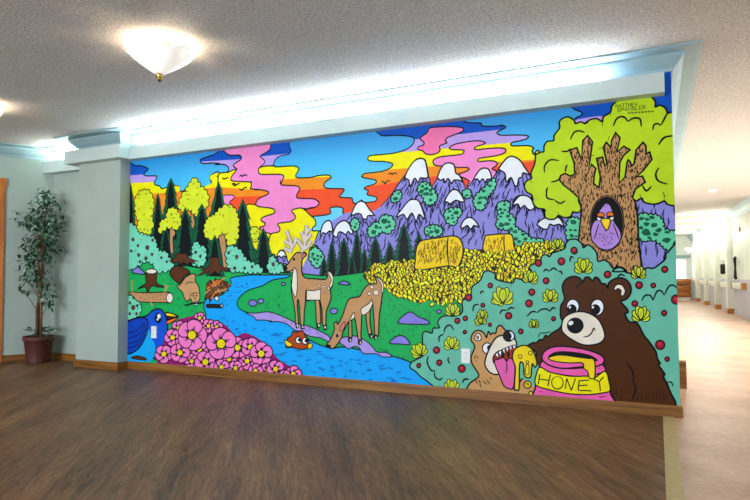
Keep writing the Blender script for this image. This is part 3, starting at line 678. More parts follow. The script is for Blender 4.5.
('H','dgreen',[(-2518,937),(-2262,954),(-1944,785),(-1423,736),(-1509,534),(-1947,394),(-2132,385),(-2177,766),(-2620,760)],110,26.400000000000002,0.2,0.5,8.2,22),
('H','dgreen',[(-4799,1045),(-4118,989),(-4050,642),(-4511,530),(-4938,729)],70,29.4,0.2,0.5,9.9,23),
]),
('painted_tree',0,'yellow leafy tree at the left mural edge',[
]),
('crown',79,None,[
('C','ygreen',[(-5034,1767),(-5005,1837),(-4957,1874),(-4888,1897),(-4810,1860),(-4771,1794),(-4756,1708),(-4759,1697),(-4800,1614),(-4766,1542),(-4822,1414),(-4948,1418),(-4989,1508),(-4951,1579),(-5021,1639),(-5003,1711)],10.3,53.9),
('H','k',[(-5034,1767),(-5005,1837),(-4957,1874),(-4888,1897),(-4810,1860),(-4771,1794),(-4756,1708),(-4759,1697),(-4800,1614),(-4766,1542),(-4822,1414),(-4948,1418),(-4989,1508),(-4951,1579),(-5021,1639),(-5003,1711)],12,32.400000000000006,1.2,0.5,10.3,81),
]),
('painted_tree',0,'yellow tree between tall pines',[
('F','tan',[(-4288,1754),(-4226,1750),(-4210,1599),(-4188,1516),(-4214,1456),(-4249,1478),(-4242,1600)],9.8,1,'k'),
]),
('crown',81,None,[
('C','ygreen',[(-4404,1660),(-4387,1756),(-4334,1822),(-4263,1913),(-4193,1970),(-4122,1876),(-4052,1830),(-4020,1761),(-4050,1641),(-4084,1647),(-4153,1582),(-4207,1612),(-4260,1670),(-4350,1633),(-4396,1691)],9.8,51.4),
('H','k',[(-4404,1660),(-4387,1756),(-4334,1822),(-4263,1913),(-4193,1970),(-4122,1876),(-4052,1830),(-4020,1761),(-4050,1641),(-4084,1647),(-4153,1582),(-4207,1612),(-4260,1670),(-4350,1633),(-4396,1691)],12,30.900000000000002,1.2,0.5,9.8,83),
]),
('painted_pine',0,None,[
('N','pine',(-4317,1683,211,-12,7,-593)),
]),
('painted_pine',0,None,[
('N','pine',(-4099,1702,205,-12,6,-575)),
]),
('painted_pine',0,None,[
('N','pine',(-4580,1469,131,-6,4,-299)),
]),
('painted_pine',0,None,[
('N','pine',(-3587,1720,205,-13,4,-702)),
]),
('painted_pine',0,None,[
('N','pine',(-3343,1430,154,-7,1,-421)),
]),
('painted_tree',0,'small yellow tree left of the centre pines',[
('F','tan',[(-4521,1489),(-4475,1467),(-4447,1417),(-4483,1363),(-4472,1225),(-4512,1226),(-4525,1378)],9.9,1,'k'),
]),
('crown',88,None,[
('C','ygreen',[(-4673,1428),(-4656,1523),(-4640,1564),(-4572,1568),(-4561,1644),(-4496,1685),(-4432,1651),(-4400,1595),(-4372,1552),(-4402,1484),(-4475,1457),(-4503,1500),(-4568,1491)],9.9,51.9),
('H','k',[(-4673,1428),(-4656,1523),(-4640,1564),(-4572,1568),(-4561,1644),(-4496,1685),(-4432,1651),(-4400,1595),(-4372,1552),(-4402,1484),(-4475,1457),(-4503,1500),(-4568,1491)],12,31.200000000000003,1.2,0.5,9.9,90),
]),
('painted_tree',0,'tiny yellow tree between two pines',[
]),
('crown',90,None,[
('C','ygreen',[(-3491,1420),(-3436,1441),(-3394,1404),(-3401,1353),(-3436,1300),(-3470,1330)],9.1,47.9),
('H','k',[(-3491,1420),(-3436,1441),(-3394,1404),(-3401,1353),(-3436,1300),(-3470,1330)],12,28.799999999999997,1.2,0.5,9.1,92),
]),
('painted_tree',0,'yellow green tree with tan trunk',[
('F','tan',[(-3883,1392),(-3808,1409),(-3794,1304),(-3773,1172),(-3768,1035),(-3813,1035),(-3839,1173)],9.4,1,'k'),
]),
('crown',92,None,[
('C','ygreen',[(-4046,1509),(-4012,1554),(-3944,1574),(-3910,1603),(-3843,1648),(-3744,1664),(-3674,1610),(-3658,1557),(-3633,1517),(-3652,1426),(-3640,1361),(-3692,1295),(-3757,1271),(-3791,1392),(-3841,1410),(-3891,1367),(-3993,1350),(-4062,1402)],9.5,49.9),
('H','k',[(-4046,1509),(-4012,1554),(-3944,1574),(-3910,1603),(-3843,1648),(-3744,1664),(-3674,1610),(-3658,1557),(-3633,1517),(-3652,1426),(-3640,1361),(-3692,1295),(-3757,1271),(-3791,1392),(-3841,1410),(-3891,1367),(-3993,1350),(-4062,1402)],12,30.0,1.2,0.5,9.5,94),
]),
('painted_pine',0,None,[
('N','pine',(-3930,1384,152,-6,3,-402)),
]),
('painted_bush',0,'mint green berry bush at the left mural edge',[
('C','mint',[(-5149,1515),(-5049,1525),(-4989,1480),(-4968,1436),(-4890,1419),(-4793,1394),(-4725,1364),(-4715,1300),(-4676,1236),(-4573,1227),(-4535,1157),(-4470,1087),(-4451,1069),(-4580,1036),(-4730,1044),(-4750,1115),(-4885,1138),(-4982,1096),(-5141,1084)],11.4,45.8),
('H','dgreen',[(-5149,1515),(-5049,1525),(-4989,1480),(-4968,1436),(-4890,1419),(-4793,1394),(-4725,1364),(-4715,1300),(-4676,1236),(-4573,1227),(-4535,1157),(-4470,1087),(-4451,1069),(-4580,1036),(-4730,1044),(-4750,1115),(-4885,1138),(-4982,1096),(-5141,1084)],16,27.0,1.3,0.6,7.6,96),
('E','berryd',(-5050,1374,19,-1,0,-17),7.8,'k'),
('E','berryd',(-4976,1307,15,-1,0,-13),7.7,'k'),
('E','berryd',(-4839,1282,25,-1,0,-21),7.6,'k'),
('E','berryd',(-4764,1358,15,-1,0,-13),7.6,'k'),
('E','berryd',(-4964,1207,19,-1,0,-17),7.6,'k'),
('E','berryd',(-4857,1169,19,-1,0,-17),7.6,'k'),
('E','berryd',(-4771,1210,15,-1,0,-13),7.6,'k'),
('E','berryd',(-5074,1252,16,-1,0,-14),7.7,'k'),
('E','berryd',(-4638,1172,13,0,0,-11),7.6,'k'),
('E','berryd',(-4562,1130,12,-1,0,-12),7.4,'k'),
('E','berryd',(-4943,1135,15,-1,0,-13),7.6,'k'),
]),
('painted_bush',0,'mint bush between pines',[
('C','mint',[(-4287,1166),(-4210,1165),(-4220,1246),(-4186,1322),(-4133,1298),(-4112,1270),(-4042,1255),(-4054,1175),(-4041,1122),(-4130,1080),(-4254,1132)],10.8,43.2),
('H','dgreen',[(-4287,1166),(-4210,1165),(-4220,1246),(-4186,1322),(-4133,1298),(-4112,1270),(-4042,1255),(-4054,1175),(-4041,1122),(-4130,1080),(-4254,1132)],16,25.5,1.3,0.6,7.2,97),
('E','berryd',(-4176,1218,14,-1,0,-13),7.2,'k'),
('E','berryd',(-4114,1176,13,-1,0,-13),7.3,'k'),
]),
('painted_bush',0,'mint bush on the far river bank',[
('C','mint',[(-3777,1251),(-3691,1258),(-3594,1201),(-3558,1129),(-3466,1096),(-3361,1044),(-3369,1012),(-3577,1018),(-3739,1038),(-3772,1120)],10.4,41.5),
('H','dgreen',[(-3777,1251),(-3691,1258),(-3594,1201),(-3558,1129),(-3466,1096),(-3361,1044),(-3369,1012),(-3577,1018),(-3739,1038),(-3772,1120)],16,24.5,1.3,0.6,6.9,98),
('E','berryd',(-3658,1163,17,-1,0,-17),7.0,'k'),
('E','berryd',(-3682,1053,16,0,0,-15),7.0,'k'),
('E','berryd',(-3757,1204,13,-1,0,-12),7.0,'k'),
('E','berryd',(-3561,1052,12,0,0,-12),6.9,'k'),
('E','berryd',(-3474,1064,12,-1,0,-12),6.9,'k'),
]),
('painted_bush',0,'mint bush behind the deer nose',[
('C','mint',[(-3280,1125),(-3249,1158),(-3204,1136),(-3186,1086),(-3125,1072),(-3116,1020),(-3272,1009)],10.0,40.2),
('H','dgreen',[(-3280,1125),(-3249,1158),(-3204,1136),(-3186,1086),(-3125,1072),(-3116,1020),(-3272,1009)],16,23.5,1.3,0.6,6.7,99),
('E','berryd',(-3231,1086,15,-1,0,-15),6.7,'k'),
]),
('painted_bush',0,'small mint bush above the blue bird',[
('C','mint',[(-5155,760),(-5035,743),(-4935,685),(-4921,614),(-5011,538),(-5150,502)],11.4,45.8),
('H','dgreen',[(-5155,760),(-5035,743),(-4935,685),(-4921,614),(-5011,538),(-5150,502)],16,27.0,1.3,0.6,7.6,100),
('E','berryd',(-5033,647,27,0,0,-23),7.6,'k'),
('E','berryd',(-5083,696,15,0,0,-13),7.7,'k'),
('E','berryd',(-4974,670,15,0,0,-13),7.6,'k'),
('E','berryd',(-4983,585,15,0,0,-14),7.6,'k'),
('E','berryd',(-5081,582,15,0,0,-13),7.6,'k'),
]),
('painted_roots',0,None,[
('F','brown',[(-4540,1135),(-4480,1156),(-4438,1186),(-4435,1213),(-4291,1210),(-4281,1183),(-4237,1152),(-4131,1126),(-4205,1125),(-4166,1097),(-4254,1117),(-4289,1088),(-4329,1121),(-4397,1095),(-4397,1125),(-4479,1107),(-4461,1134)],8.5,0,'k'),
]),
('painted_roots',0,None,[
('F','brown',[(-4164,981),(-4061,1032),(-4130,1030),(-4018,1065),(-3989,1097),(-3985,1164),(-3878,1162),(-3871,1096),(-3824,1062),(-3709,1052),(-3791,1042),(-3749,1016),(-3849,1035),(-3882,991),(-3921,1028),(-3992,981),(-3995,1023),(-4095,989)],8.2,0,'k'),
]),
('painted_river',0,'blue river winding to the front',[
('F','river',[(-3740,949),(-3655,972),(-3499,986),(-3336,985),(-3044,984),(-3099,956),(-3233,938),(-3359,882),(-3510,843),(-3605,785),(-3647,727),(-3628,670),(-3545,633),(-3427,608),(-3232,584),(-3043,525),(-2828,398),(-2621,336),(-2470,352),(-2179,315),(-2021,299),(-1849,254),(-1770,182),(-1599,33),(-1559,-186),(-5284,-561),(-4176,390),(-4036,563),(-4063,691),(-3987,781),(-3837,792),(-3727,900)],11.0,1,'k'),
('H','river2',[(-3922,596),(-3556,576),(-3043,434),(-2724,314),(-1859,209),(-1728,79),(-1772,19),(-2724,66),(-3153,146),(-3675,410)],90,63.7,1.45,0.16,12.8,31),
('H','river2',[(-3691,919),(-3268,957),(-3499,872),(-3665,765),(-3762,687),(-3923,684)],34,34.92,1.4,0.15,10.4,32),
]),
('painted_pebble_bank',0,'purple pebbled river bank',[
('F','lavp',[(-3542,626),(-3432,625),(-3293,641),(-3187,622),(-3098,593),(-2980,548),(-2969,537),(-2869,528),(-2756,494),(-2631,439),(-2631,392),(-2714,421),(-2826,431),(-2911,464),(-2998,485),(-3072,532),(-3161,551),(-3266,548),(-3247,555),(-3339,562),(-3416,562),(-3463,596)],9.9,1,'k'),
('H','rockd',[(-3236,601),(-3176,605),(-3072,568),(-2969,529),(-2869,520),(-2756,488),(-2645,432),(-2714,426),(-2826,443),(-2911,470),(-2998,497),(-3072,544),(-3161,562),(-3236,560)],26,20.460000000000004,1.0,0.8,7.6,91),
]),
('painted_pebble_bank',0,'purple pebbled bank under the drinking deer',[
('F','lavp',[(-2532,401),(-2498,432),(-2444,442),(-2352,451),(-2262,413),(-2198,364),(-2160,326),(-2072,325),(-2021,294),(-2110,287),(-2160,309),(-2288,306),(-2327,352),(-2379,361),(-2432,339),(-2485,366)],9.3,1,'k'),
]),
('slope_hatching',0,None,[
('H','k',[(-2198,364),(-2135,333),(-2023,317),(-1913,278),(-1858,248),(-1858,265),(-1937,304),(-2035,344),(-2135,362)],40,25.5,0.3,0.4,8.0,33),
]),
('painted_rock',0,None,[
('E','rock',(-3463,720,49,0,0,-31),10.3,'k'),
]),
('painted_rock',0,None,[
('E','rock',(-3370,740,34,0,0,-22),10.2,'k'),
]),
('painted_rock',0,None,[
('E','rock',(-3116,901,26,0,0,-14),9.9,'k'),
]),
('painted_rock',0,None,[
('E','rock',(-2580,663,38,1,0,-25),9.5,'k'),
]),
('painted_rock',0,None,[
('E','rock',(-1601,680,22,0,0,-15),8.6,'k'),
]),
('painted_rock',0,None,[
('F','rock',[(-2530,901),(-2510,919),(-2470,928),(-2436,913),(-2423,893)],10.6,1,'k'),
]),
('painted_rock',0,None,[
('F','rock',[(-1958,577),(-1921,634),(-1848,671),(-1777,632),(-1707,609),(-1687,577),(-1825,570)],9.8,1,'k'),
]),
('painted_rock',0,None,[
('F','rock',[(-2041,405),(-1997,454),(-1936,473),(-1888,453),(-1858,403),(-1949,402)],10.0,1,'k'),
]),
('painted_rock',0,None,[
('F','rock',[(-5054,1023),(-4982,1078),(-4913,1046),(-4879,1000)],12.7,1,'k'),
]),
('painted_tree_stump',0,'dark brown tree stump',[
('F','brown',[(-4854,1027),(-4705,1020),(-4699,911),(-4592,870),(-4689,867),(-4765,880),(-4831,810),(-4861,866),(-4972,844),(-4900,883),(-4856,911)],11.3,1,'k'),
]),
('cut_top',115,None,[
('E','cream',(-4777,1031,78,-1,0,-27),11.3,'k'),
]),
('painted_log',0,'tan log lying on the grass',[
('F','tan',[(-5106,811),(-4841,808),(-4576,815),(-4512,804),(-4510,712),(-4593,708),(-4936,710),(-5035,766)],11.3,1,'k'),
('H','brown',[(-5036,800),(-4576,804),(-4575,721),(-4936,720)],16,31.799999999999997,1.5,0.2,7.5,41),
('L','tan',[(-4586,815),(-4568,856),(-4587,891)],19.8,1),
('L','tan',[(-4568,853),(-4540,884)],19.8,1),
('L','tan',[(-4782,708),(-4752,667)],20.0,1),
('L','tan',[(-5046,811),(-5057,883),(-5048,940)],20.4,1),
]),
('cut_end',117,None,[
('E','cream',(-4516,756,47,0,0,-51),11.0,'k'),
]),
('painted_beaver_dam',0,'heap of brown sticks in the river',[
('F','brown',[(-4031,897),(-3989,937),(-3938,924),(-3921,957),(-3884,937),(-3837,957),(-3821,930),(-3763,917),(-3779,891),(-3725,878),(-3770,859),(-3754,835),(-3812,839),(-3828,803),(-3870,812),(-3894,753),(-3936,779),(-3987,719),(-4004,765),(-4055,744),(-4035,804)],9.4,0,'k'),
('L','k',[(-4047,804),(-3887,911),(-3804,963)],28.2,1),
('L','tan',[(-4047,804),(-3887,911),(-3804,963)],17.6,1),
('L','k',[(-3970,752),(-3887,871),(-3871,937)],28.2,1),
('L','orange2',[(-3970,752),(-3887,871),(-3871,937)],17.6,1),
('L','k',[(-4040,884),(-3887,845),(-3738,878)],28.2,1),
('L','brown2',[(-4040,884),(-3887,845),(-3738,878)],17.6,1),
('L','k',[(-3955,937),(-3853,806)],28.2,1),
('L','tan',[(-3955,937),(-3853,806)],17.6,1),
('L','k',[(-3886,779),(-3803,858),(-3721,898)],27.9,1),
('L','brown2',[(-3886,779),(-3803,858),(-3721,898)],17.5,1),
('L','k',[(-4030,765),(-3937,845),(-3820,898)],28.2,1),
('L','brown2',[(-4030,765),(-3937,845),(-3820,898)],17.6,1),
('L','k',[(-4022,851),(-3887,937)],28.2,1),
('L','orange2',[(-4022,851),(-3887,937)],17.6,1),
('L','k',[(-3846,937),(-3787,826)],27.9,1),
('L','brown2',[(-3846,937),(-3787,826)],17.5,1),
('L','k',[(-3997,924),(-3953,779)],28.2,1),
('L','brown2',[(-3997,924),(-3953,779)],17.6,1),
('L','k',[(-3920,818),(-3770,852)],27.9,1),
('L','tan',[(-3920,818),(-3770,852)],17.5,1),
('E','cream',(-3899,758,26,0,0,-24),10.6,'k'),
]),
('painted_log',0,'black log end floating by the dam',[
('F','dark',[(-4026,699),(-3938,703),(-3838,696),(-3834,666),(-3938,665),(-4023,665)],5.9,1,'k'),
('E','cream',(-3839,688,15,0,0,-16),10.5,'k'),
]),
('painted_beaver',0,'tan cartoon beaver with dark tail',[
('F','brown',[(-4518,1022),(-4488,1063),(-4415,1085),(-4307,1057),(-4244,1013),(-4323,973),(-4376,905),(-4449,936),(-4505,978)],12.2,1,'k'),
('F','tanb',[(-4373,898),(-4305,966),(-4217,1002),(-4170,985),(-4181,938),(-4151,898),(-4125,858),(-4115,751),(-4161,708),(-4214,714),(-4232,747),(-4285,726),(-4321,762),(-4343,816),(-4394,847),(-4416,881)],12.1,1,'k'),
('L','k',[(-4305,898),(-4252,918),(-4190,912)],9.7,1),
('L','k',[(-4249,736),(-4232,790),(-4180,811),(-4127,805)],9.7,1),
('L','k',[(-4394,857),(-4349,898)],9.7,1),
]),
('face',121,None,[
('E','k',(-4197,780,10,0,0,-10),0,'k'),
('E','k',(-4157,783,10,0,0,-10),0,'k'),
('E','k',(-4176,757,14,0,0,-7),0,'k'),
('F','white',[(-4188,721),(-4141,727),(-4138,691),(-4178,686)],7.2,0,'k'),
('L','k',[(-4329,688),(-4267,689),(-4205,707),(-4109,709),(-4058,723)],19.2,1),
('L','k',[(-4284,665),(-4258,689)],19.2,1),
]),
('painted_wheat_field',0,'yellow leafy wheat field',[
('F','wheatd',[(-2291,971),(-2204,1048),(-2081,1081),(-1942,1104),(-1807,1093),(-1789,1035),(-1589,1033),(-1378,1079),(-1393,1167),(-1214,1178),(-865,1200),(-702,1211),(-646,1157),(-793,1025),(-892,919),(-983,896),(-1060,919),(-1161,974),(-1233,951),(-1299,872),(-1340,824),(-1373,768),(-1464,775),(-1592,741),(-1677,772),(-1783,746),(-1899,811),(-1971,810),(-2082,885),(-2205,902)],0,1,'k'),
('S','wheat',[(-2291,971),(-2204,1048),(-2081,1081),(-1942,1104),(-1807,1093),(-1789,1035),(-1589,1033),(-1378,1079),(-1393,1167),(-1214,1178),(-865,1200),(-702,1211),(-646,1157),(-793,1025),(-892,919),(-983,896),(-1060,919),(-1161,974),(-1233,951),(-1299,872),(-1340,824),(-1373,768),(-1464,775),(-1592,741),(-1677,772),(-1783,746),(-1899,811),(-1971,810),(-2082,885),(-2205,902)],900,44.72,51),
]),
('painted_hay_bale',0,'large round golden hay bale',[
('F','hay',[(-1788,1019),(-1801,1103),(-1795,1181),(-1774,1236),(-1729,1265),(-1589,1280),(-1497,1290),(-1430,1277),(-1395,1214),(-1396,1128),(-1441,1038),(-1522,1049)],11.7,1,'k'),
('H','hayd',[(-1784,1058),(-1783,1169),(-1729,1254),(-1531,1272),(-1534,1066)],120,34.44,0.1,0.12,9.8,52),
('H','hayd',[(-1503,1271),(-1441,1264),(-1408,1204),(-1409,1128),(-1449,1054),(-1505,1065)],50,34.02,0.1,0.3,9.7,53),
('L','k',[(-1514,1288),(-1523,1218),(-1521,1142),(-1513,1049)],13.6,1),
]),
('painted_hay_bale',0,'small golden hay bale further back',[
('F','hay',[(-1214,1153),(-1212,1269),(-1187,1286),(-1060,1292),(-1001,1280),(-987,1199),(-993,1148)],10.3,1,'k'),
('L','k',[(-1060,1290),(-1063,1222),(-1057,1154)],10.3,1),
('H','hayd',[(-1205,1163),(-1204,1263),(-1071,1280),(-1073,1160)],40,29.639999999999997,0.1,0.2,8.5,54),
]),
('painted_wheat_field',0,'yellow leaves in front of the hay bales',[
('S','wheat',[(-1834,1002),(-1370,1031),(-1363,935),(-1835,903)],1,43.160000000000004,55),
('S','wheat',[(-1222,1147),(-972,1149),(-972,1103),(-1223,1108)],44,41.080000000000005,56),
]),
('painted_deer',0,'standing tan deer with antlers',[
('F','deer',[(-3113,1065),(-3073,1077),(-3028,1132),(-2992,1171),(-2963,1189),(-2919,1185),(-2876,1187),(-2866,1163),(-2902,1133),(-2916,1093),(-2909,996),(-2869,955),(-2783,949),(-2672,943),(-2641,970),(-2652,1006),(-2630,1010),(-2600,970),(-2586,922),(-2596,875),(-2596,890),(-2614,848),(-2606,783),(-2628,723),(-2656,651),(-2661,538),(-2693,537),(-2700,662),(-2721,755),(-2727,755),(-2716,650),(-2717,552),(-2756,551),(-2763,637),(-2777,754),(-2862,753),(-2869,838),(-2874,743),(-2887,634),(-2893,535),(-2926,534),(-2933,633),(-2948,754),(-2962,718),(-2949,541),(-2981,540),(-2984,632),(-3006,754),(-3021,815),(-3028,888),(-3024,938),(-3021,898),(-3009,996),(-2999,1031),(-3028,1023),(-3072,1016),(-3110,1034)],11.9,1,'k'),
]),
('chest',127,None,[
('F','cream',[(-2996,1051),(-2970,1020),(-2961,947),(-2961,873),(-2961,864),(-2977,782),(-3010,825),(-3024,889),(-3021,910),(-3011,996)],8.8,1,'k'),
]),
('belly',127,None,[
('F','cream',[(-2862,846),(-2784,841),(-2711,858),(-2718,757),(-2863,756)],8.6,0,'k'),
]),
('antlers',127,None,[
('L','dgrey',[(-3043,1188),(-3026,1237),(-3041,1305),(-3081,1394)],40.8,1),
('L','dgrey',[(-3031,1204),(-3073,1217),(-3110,1239)],40.8,1),
('L','dgrey',[(-3039,1266),(-3073,1282),(-3100,1304)],41.3,1),
('L','dgrey',[(-3026,1237),(-2992,1273),(-2977,1328)],41.3,1),
('L','dgrey',[(-2919,1194),(-2889,1240),(-2875,1325),(-2860,1437)],40.4,1),
('L','dgrey',[(-2902,1220),(-2929,1265),(-2958,1309)],40.8,1),
('L','dgrey',[(-2880,1282),(-2900,1338),(-2919,1378)],40.4,1),
('L','dgrey',[(-2877,1300),(-2847,1324),(-2815,1356)],40.4,1),
('L','dgrey',[(-2892,1220),(-2847,1245),(-2816,1295)],40.4,1),
('L','dgrey',[(-2866,1376),(-2840,1391),(-2826,1402)],40.4,1),
('L','bone',[(-3043,1188),(-3026,1237),(-3041,1305),(-3081,1394)],28.7,1),
('L','bone',[(-3031,1204),(-3073,1217),(-3110,1239)],28.7,1),
('L','bone',[(-3039,1266),(-3073,1282),(-3100,1304)],29.0,1),
('L','bone',[(-3026,1237),(-2992,1273),(-2977,1328)],29.0,1),
('L','bone',[(-2919,1194),(-2889,1240),(-2875,1325),(-2860,1437)],28.4,1),
('L','bone',[(-2902,1220),(-2929,1265),(-2958,1309)],28.7,1),
('L','bone',[(-2880,1282),(-2900,1338),(-2919,1378)],28.4,1),
('L','bone',[(-2877,1300),(-2847,1324),(-2815,1356)],28.4,1),
('L','bone',[(-2892,1220),(-2847,1245),(-2816,1295)],28.4,1),
('L','bone',[(-2866,1376),(-2840,1391),(-2826,1402)],28.4,1),
]),
('face',127,None,[
('E','k',(-3093,1046,25,-1,0,-23),0,'k'),
('E','k',(-2998,1128,13,-1,0,-14),0,'k'),
('F','pinkb',[(-2915,1157),(-2880,1182),(-2872,1161),(-2902,1137)],6.6,1,'k'),
]),
('hoof',127,None,[
('F','k',[(-2984,540),(-2948,548),(-2939,505),(-2976,496)],0,0,'k'),
('F','cream',[(-2969,535),(-2952,533),(-2949,511),(-2961,508)],0,0,'k'),
]),
('hoof',127,None,[
('F','k',[(-2929,534),(-2889,531),(-2881,493),(-2926,491)],0,0,'k'),
('F','cream',[(-2912,524),(-2897,522),(-2894,503),(-2906,503)],0,0,'k'),
]),
('hoof',127,None,[
('F','k',[(-2763,551),(-2719,552),(-2715,504),(-2756,503)],0,0,'k'),
('F','cream',[(-2742,544),(-2725,542),(-2725,518),(-2736,518)],0,0,'k'),
]),
('hoof',127,None,[
('F','k',[(-2693,536),(-2652,542),(-2646,495),(-2686,488)],0,0,'k'),
('F','cream',[(-2679,526),(-2661,526),(-2658,509),(-2672,506)],0,0,'k'),
]),
('spot',127,None,[
('E','cream',(-2686,925,12,0,0,-11),5.3,'k'),
]),
('spot',127,None,[
('E','cream',(-2725,887,12,0,0,-11),5.4,'k'),
]),
('spot',127,None,[
('E','cream',(-2679,877,12,0,0,-11),5.3,'k'),
]),
('spot',127,None,[
('E','cream',(-2630,863,12,0,0,-11),5.3,'k'),
]),
('spot',127,None,[
('E','cream',(-2665,827,9,0,0,-9),5.3,'k'),
]),
('tail',127,None,[
('F','cream',[(-2644,1013),(-2607,1000),(-2586,958),(-2589,904),(-2610,869),(-2623,884),(-2603,934),(-2622,982)],6.3,1,'k'),
]),
('painted_deer',0,'tan deer bending down to drink',[
('F','deer',[(-2657,360),(-2620,403),(-2585,469),(-2572,517),(-2579,552),(-2551,571),(-2538,548),(-2491,625),(-2450,731),(-2410,779),(-2325,793),(-2285,852),(-2234,898),(-2182,904),(-2157,910),(-2172,965),(-2138,951),(-2104,907),(-2097,850),(-2107,805),(-2117,737),(-2136,623),(-2144,472),(-2178,471),(-2184,587),(-2201,752),(-2219,678),(-2222,563),(-2205,470),(-2236,469),(-2255,562),(-2267,651),(-2299,637),(-2305,561),(-2311,457),(-2306,428),(-2337,427),(-2352,513),(-2371,603),(-2398,590),(-2399,534),(-2400,441),(-2429,440),(-2428,545),(-2431,574),(-2457,533),(-2491,473),(-2505,425),(-2579,338),(-2633,340)],11.4,1,'k'),
]),
('belly',142,None,[
('F','cream',[(-2299,639),(-2307,687),(-2234,735),(-2206,766),(-2200,724),(-2235,666),(-2273,640)],8.3,1,'k'),
]),
('belly',142,None,[
('F','cream',[(-2418,586),(-2404,621),(-2378,657),(-2370,617),(-2391,596)],8.4,1,'k'),
]),
('tail',142,None,[
('F','cream',[(-2167,967),(-2119,939),(-2094,896),(-2098,833),(-2113,837),(-2113,896),(-2138,934)],7.1,1,'k'),
]),
('spot',142,None,[
('E','cream',(-2204,875,16,0,0,-15),5.2,'k'),
]),
('spot',142,None,[
('E','cream',(-2228,821,16,0,0,-15),5.2,'k'),
]),
('spot',142,None,[
('E','cream',(-2164,829,25,0,0,-23),5.1,'k'),
]),
('face',142,None,[
('E','k',(-2633,352,25,-6,-6,-15),0,'k'),
('E','k',(-2545,447,14,0,0,-16),0,'k'),
('F','pinkb',[(-2468,575),(-2511,531),(-2519,493),(-2484,506),(-2468,542)],6.3,1,'k'),
]),
('hoof',142,None,[
('E','k',(-2418,420,22,1,0,-25),0,'k'),
('E','cream',(-2413,415,6,0,0,-11),0,'k'),
]),
('hoof',142,None,[
('E','k',(-2321,401,22,1,-1,-25),0,'k'),
('E','cream',(-2316,397,6,0,0,-11),0,'k'),
]),
('hoof',142,None,[
('E','k',(-2215,458,21,0,-1,-24),0,'k'),
('E','cream',(-2210,454,6,0,0,-11),0,'k'),
]),
('hoof',142,None,[
('E','k',(-2172,451,21,0,-1,-24),0,'k'),
('E','cream',(-2167,446,6,0,0,-11),0,'k'),
]),
('painted_fish',0,'orange brown cartoon fish with big eyes',[
('F','fish',[(-3085,321),(-3068,398),(-3024,430),(-3009,470),(-2966,463),(-2908,480),(-2877,442),(-2841,395),(-2834,339),(-2894,312),(-2966,315),(-3024,324)],10.8,1,'k'),
]),
('fin',154,None,[
('F','honey',[(-3100,387),(-3053,374),(-3013,351),(-3035,330),(-3075,334)],8.7,1,'k'),
('F','honey',[(-2844,359),(-2809,370),(-2801,337),(-2844,317)],8.6,1,'k'),
]),
('eye',154,None,[
('E','white',(-2948,391,31,1,0,-31),9.7,'k'),
('E','k',(-2937,394,17,0,0,-17),0,'k'),
]),
('eye',154,None,[
('E','white',(-2877,388,31,1,0,-30),9.7,'k'),
('E','k',(-2865,391,17,0,0,-17),0,'k'),
]),
('painted_bluebird',0,'blue cartoon bird in the lower left corner',[
('F','blue',[(-5141,73),(-5149,451),(-5050,521),(-4837,566),(-4761,617),(-4667,642),(-4592,602),(-4550,532),(-4540,464),(-4556,326),(-4619,213),(-4693,134),(-4867,103)],16.2,1,'k'),
]),
('belly',158,None,[
('F','cyan2',[(-5143,180),(-4966,203),(-4834,377),(-4796,427),(-4760,331),(-4708,264),(-4719,146),(-4775,94),(-5141,73)],0,1,'k'),
]),
('wing',158,None,[
('F','dblue2',[(-5149,451),(-4991,534),(-4855,540),(-4812,483),(-4848,342),(-4966,203),(-5143,170)],15.1,1,'k'),
('L','navy',[(-5107,374),(-4970,407),(-4855,495)],11.3,1),
('L','navy',[(-5106,317),(-4949,366),(-4845,468)],11.3,1),
('L','navy',[(-5105,260),(-4948,309),(-4835,440)],11.3,1),
('L','navy',[(-5104,217),(-4967,252),(-4853,369)],11.4,1),
]),
('eye',158,None,[
('E','k',(-4669,549,48,1,0,-56),0,'k'),
('E','white',(-4658,565,24,0,0,-24),0,'k'),
('E','white',(-4678,531,13,0,0,-11),0,'k'),
]),
('beak',158,None,[
('F','dark',[(-4568,607),(-4481,599),(-4390,570),(-4462,541),(-4545,535)],7.3,1,'k'),
('F','honey',[(-4555,598),(-4481,591),(-4430,571),(-4545,576)],0,1,'k'),
('F','orange2',[(-4544,521),(-4399,560),(-4471,514),(-4538,488)],8.6,1,'k'),
]),
('foot',158,None,[
('F','brown',[(-5047,110),(-4965,142),(-4845,125),(-4844,104)],8.8,1,'k'),
]),
('foot',158,None,[
('F','brown',[(-4734,124),(-4697,143),(-4622,134),(-4640,113)],8.7,1,'k'),
]),
('painted_flower_bed',0,'dark magenta bed behind the pink flowers',[
('F','mag',[(-4711,-12),(-4604,271),(-4510,428),(-4403,533),(-4323,556),(-4217,578),(-4114,601),(-4036,563),(-3985,525),(-3872,529),(-3760,484),(-3663,401),(-3567,433),(-3473,418),(-3357,366),(-3242,269),(-3153,201),(-3043,152),(-2934,105),(-2807,7),(-2807,-135),(-4707,-299)],0,1,'k'),
]),
('painted_flower',0,None,[
('W','pink',(-4113,561,75,2,0,-59),0.0),
]),
('painted_flower',0,None,[
('W','pink',(-3997,486,86,2,0,-69),0.45),
]),
('painted_flower',0,None,[
('W','pink',(-3896,479,79,2,0,-63),0.9),
]),
('painted_flower',0,None,[
('W','pink',(-4388,453,98,3,1,-77),0.1),
]),
('painted_flower',0,None,[
('W','pink',(-4468,354,113,4,1,-88),0.55),
]),
('painted_flower',0,None,[
('W','pink',(-4265,167,96,5,1,-76),1.0),
]),
('painted_flower',0,None,[
('W','pink',(-4110,245,107,5,1,-86),0.2),
]),
('painted_flower',0,None,[
('W','pink',(-3931,176,92,5,0,-74),0.65),
]),
('painted_flower',0,None,[
('W','pink',(-3741,177,95,5,0,-78),1.1),
]),
('painted_flower',0,None,[
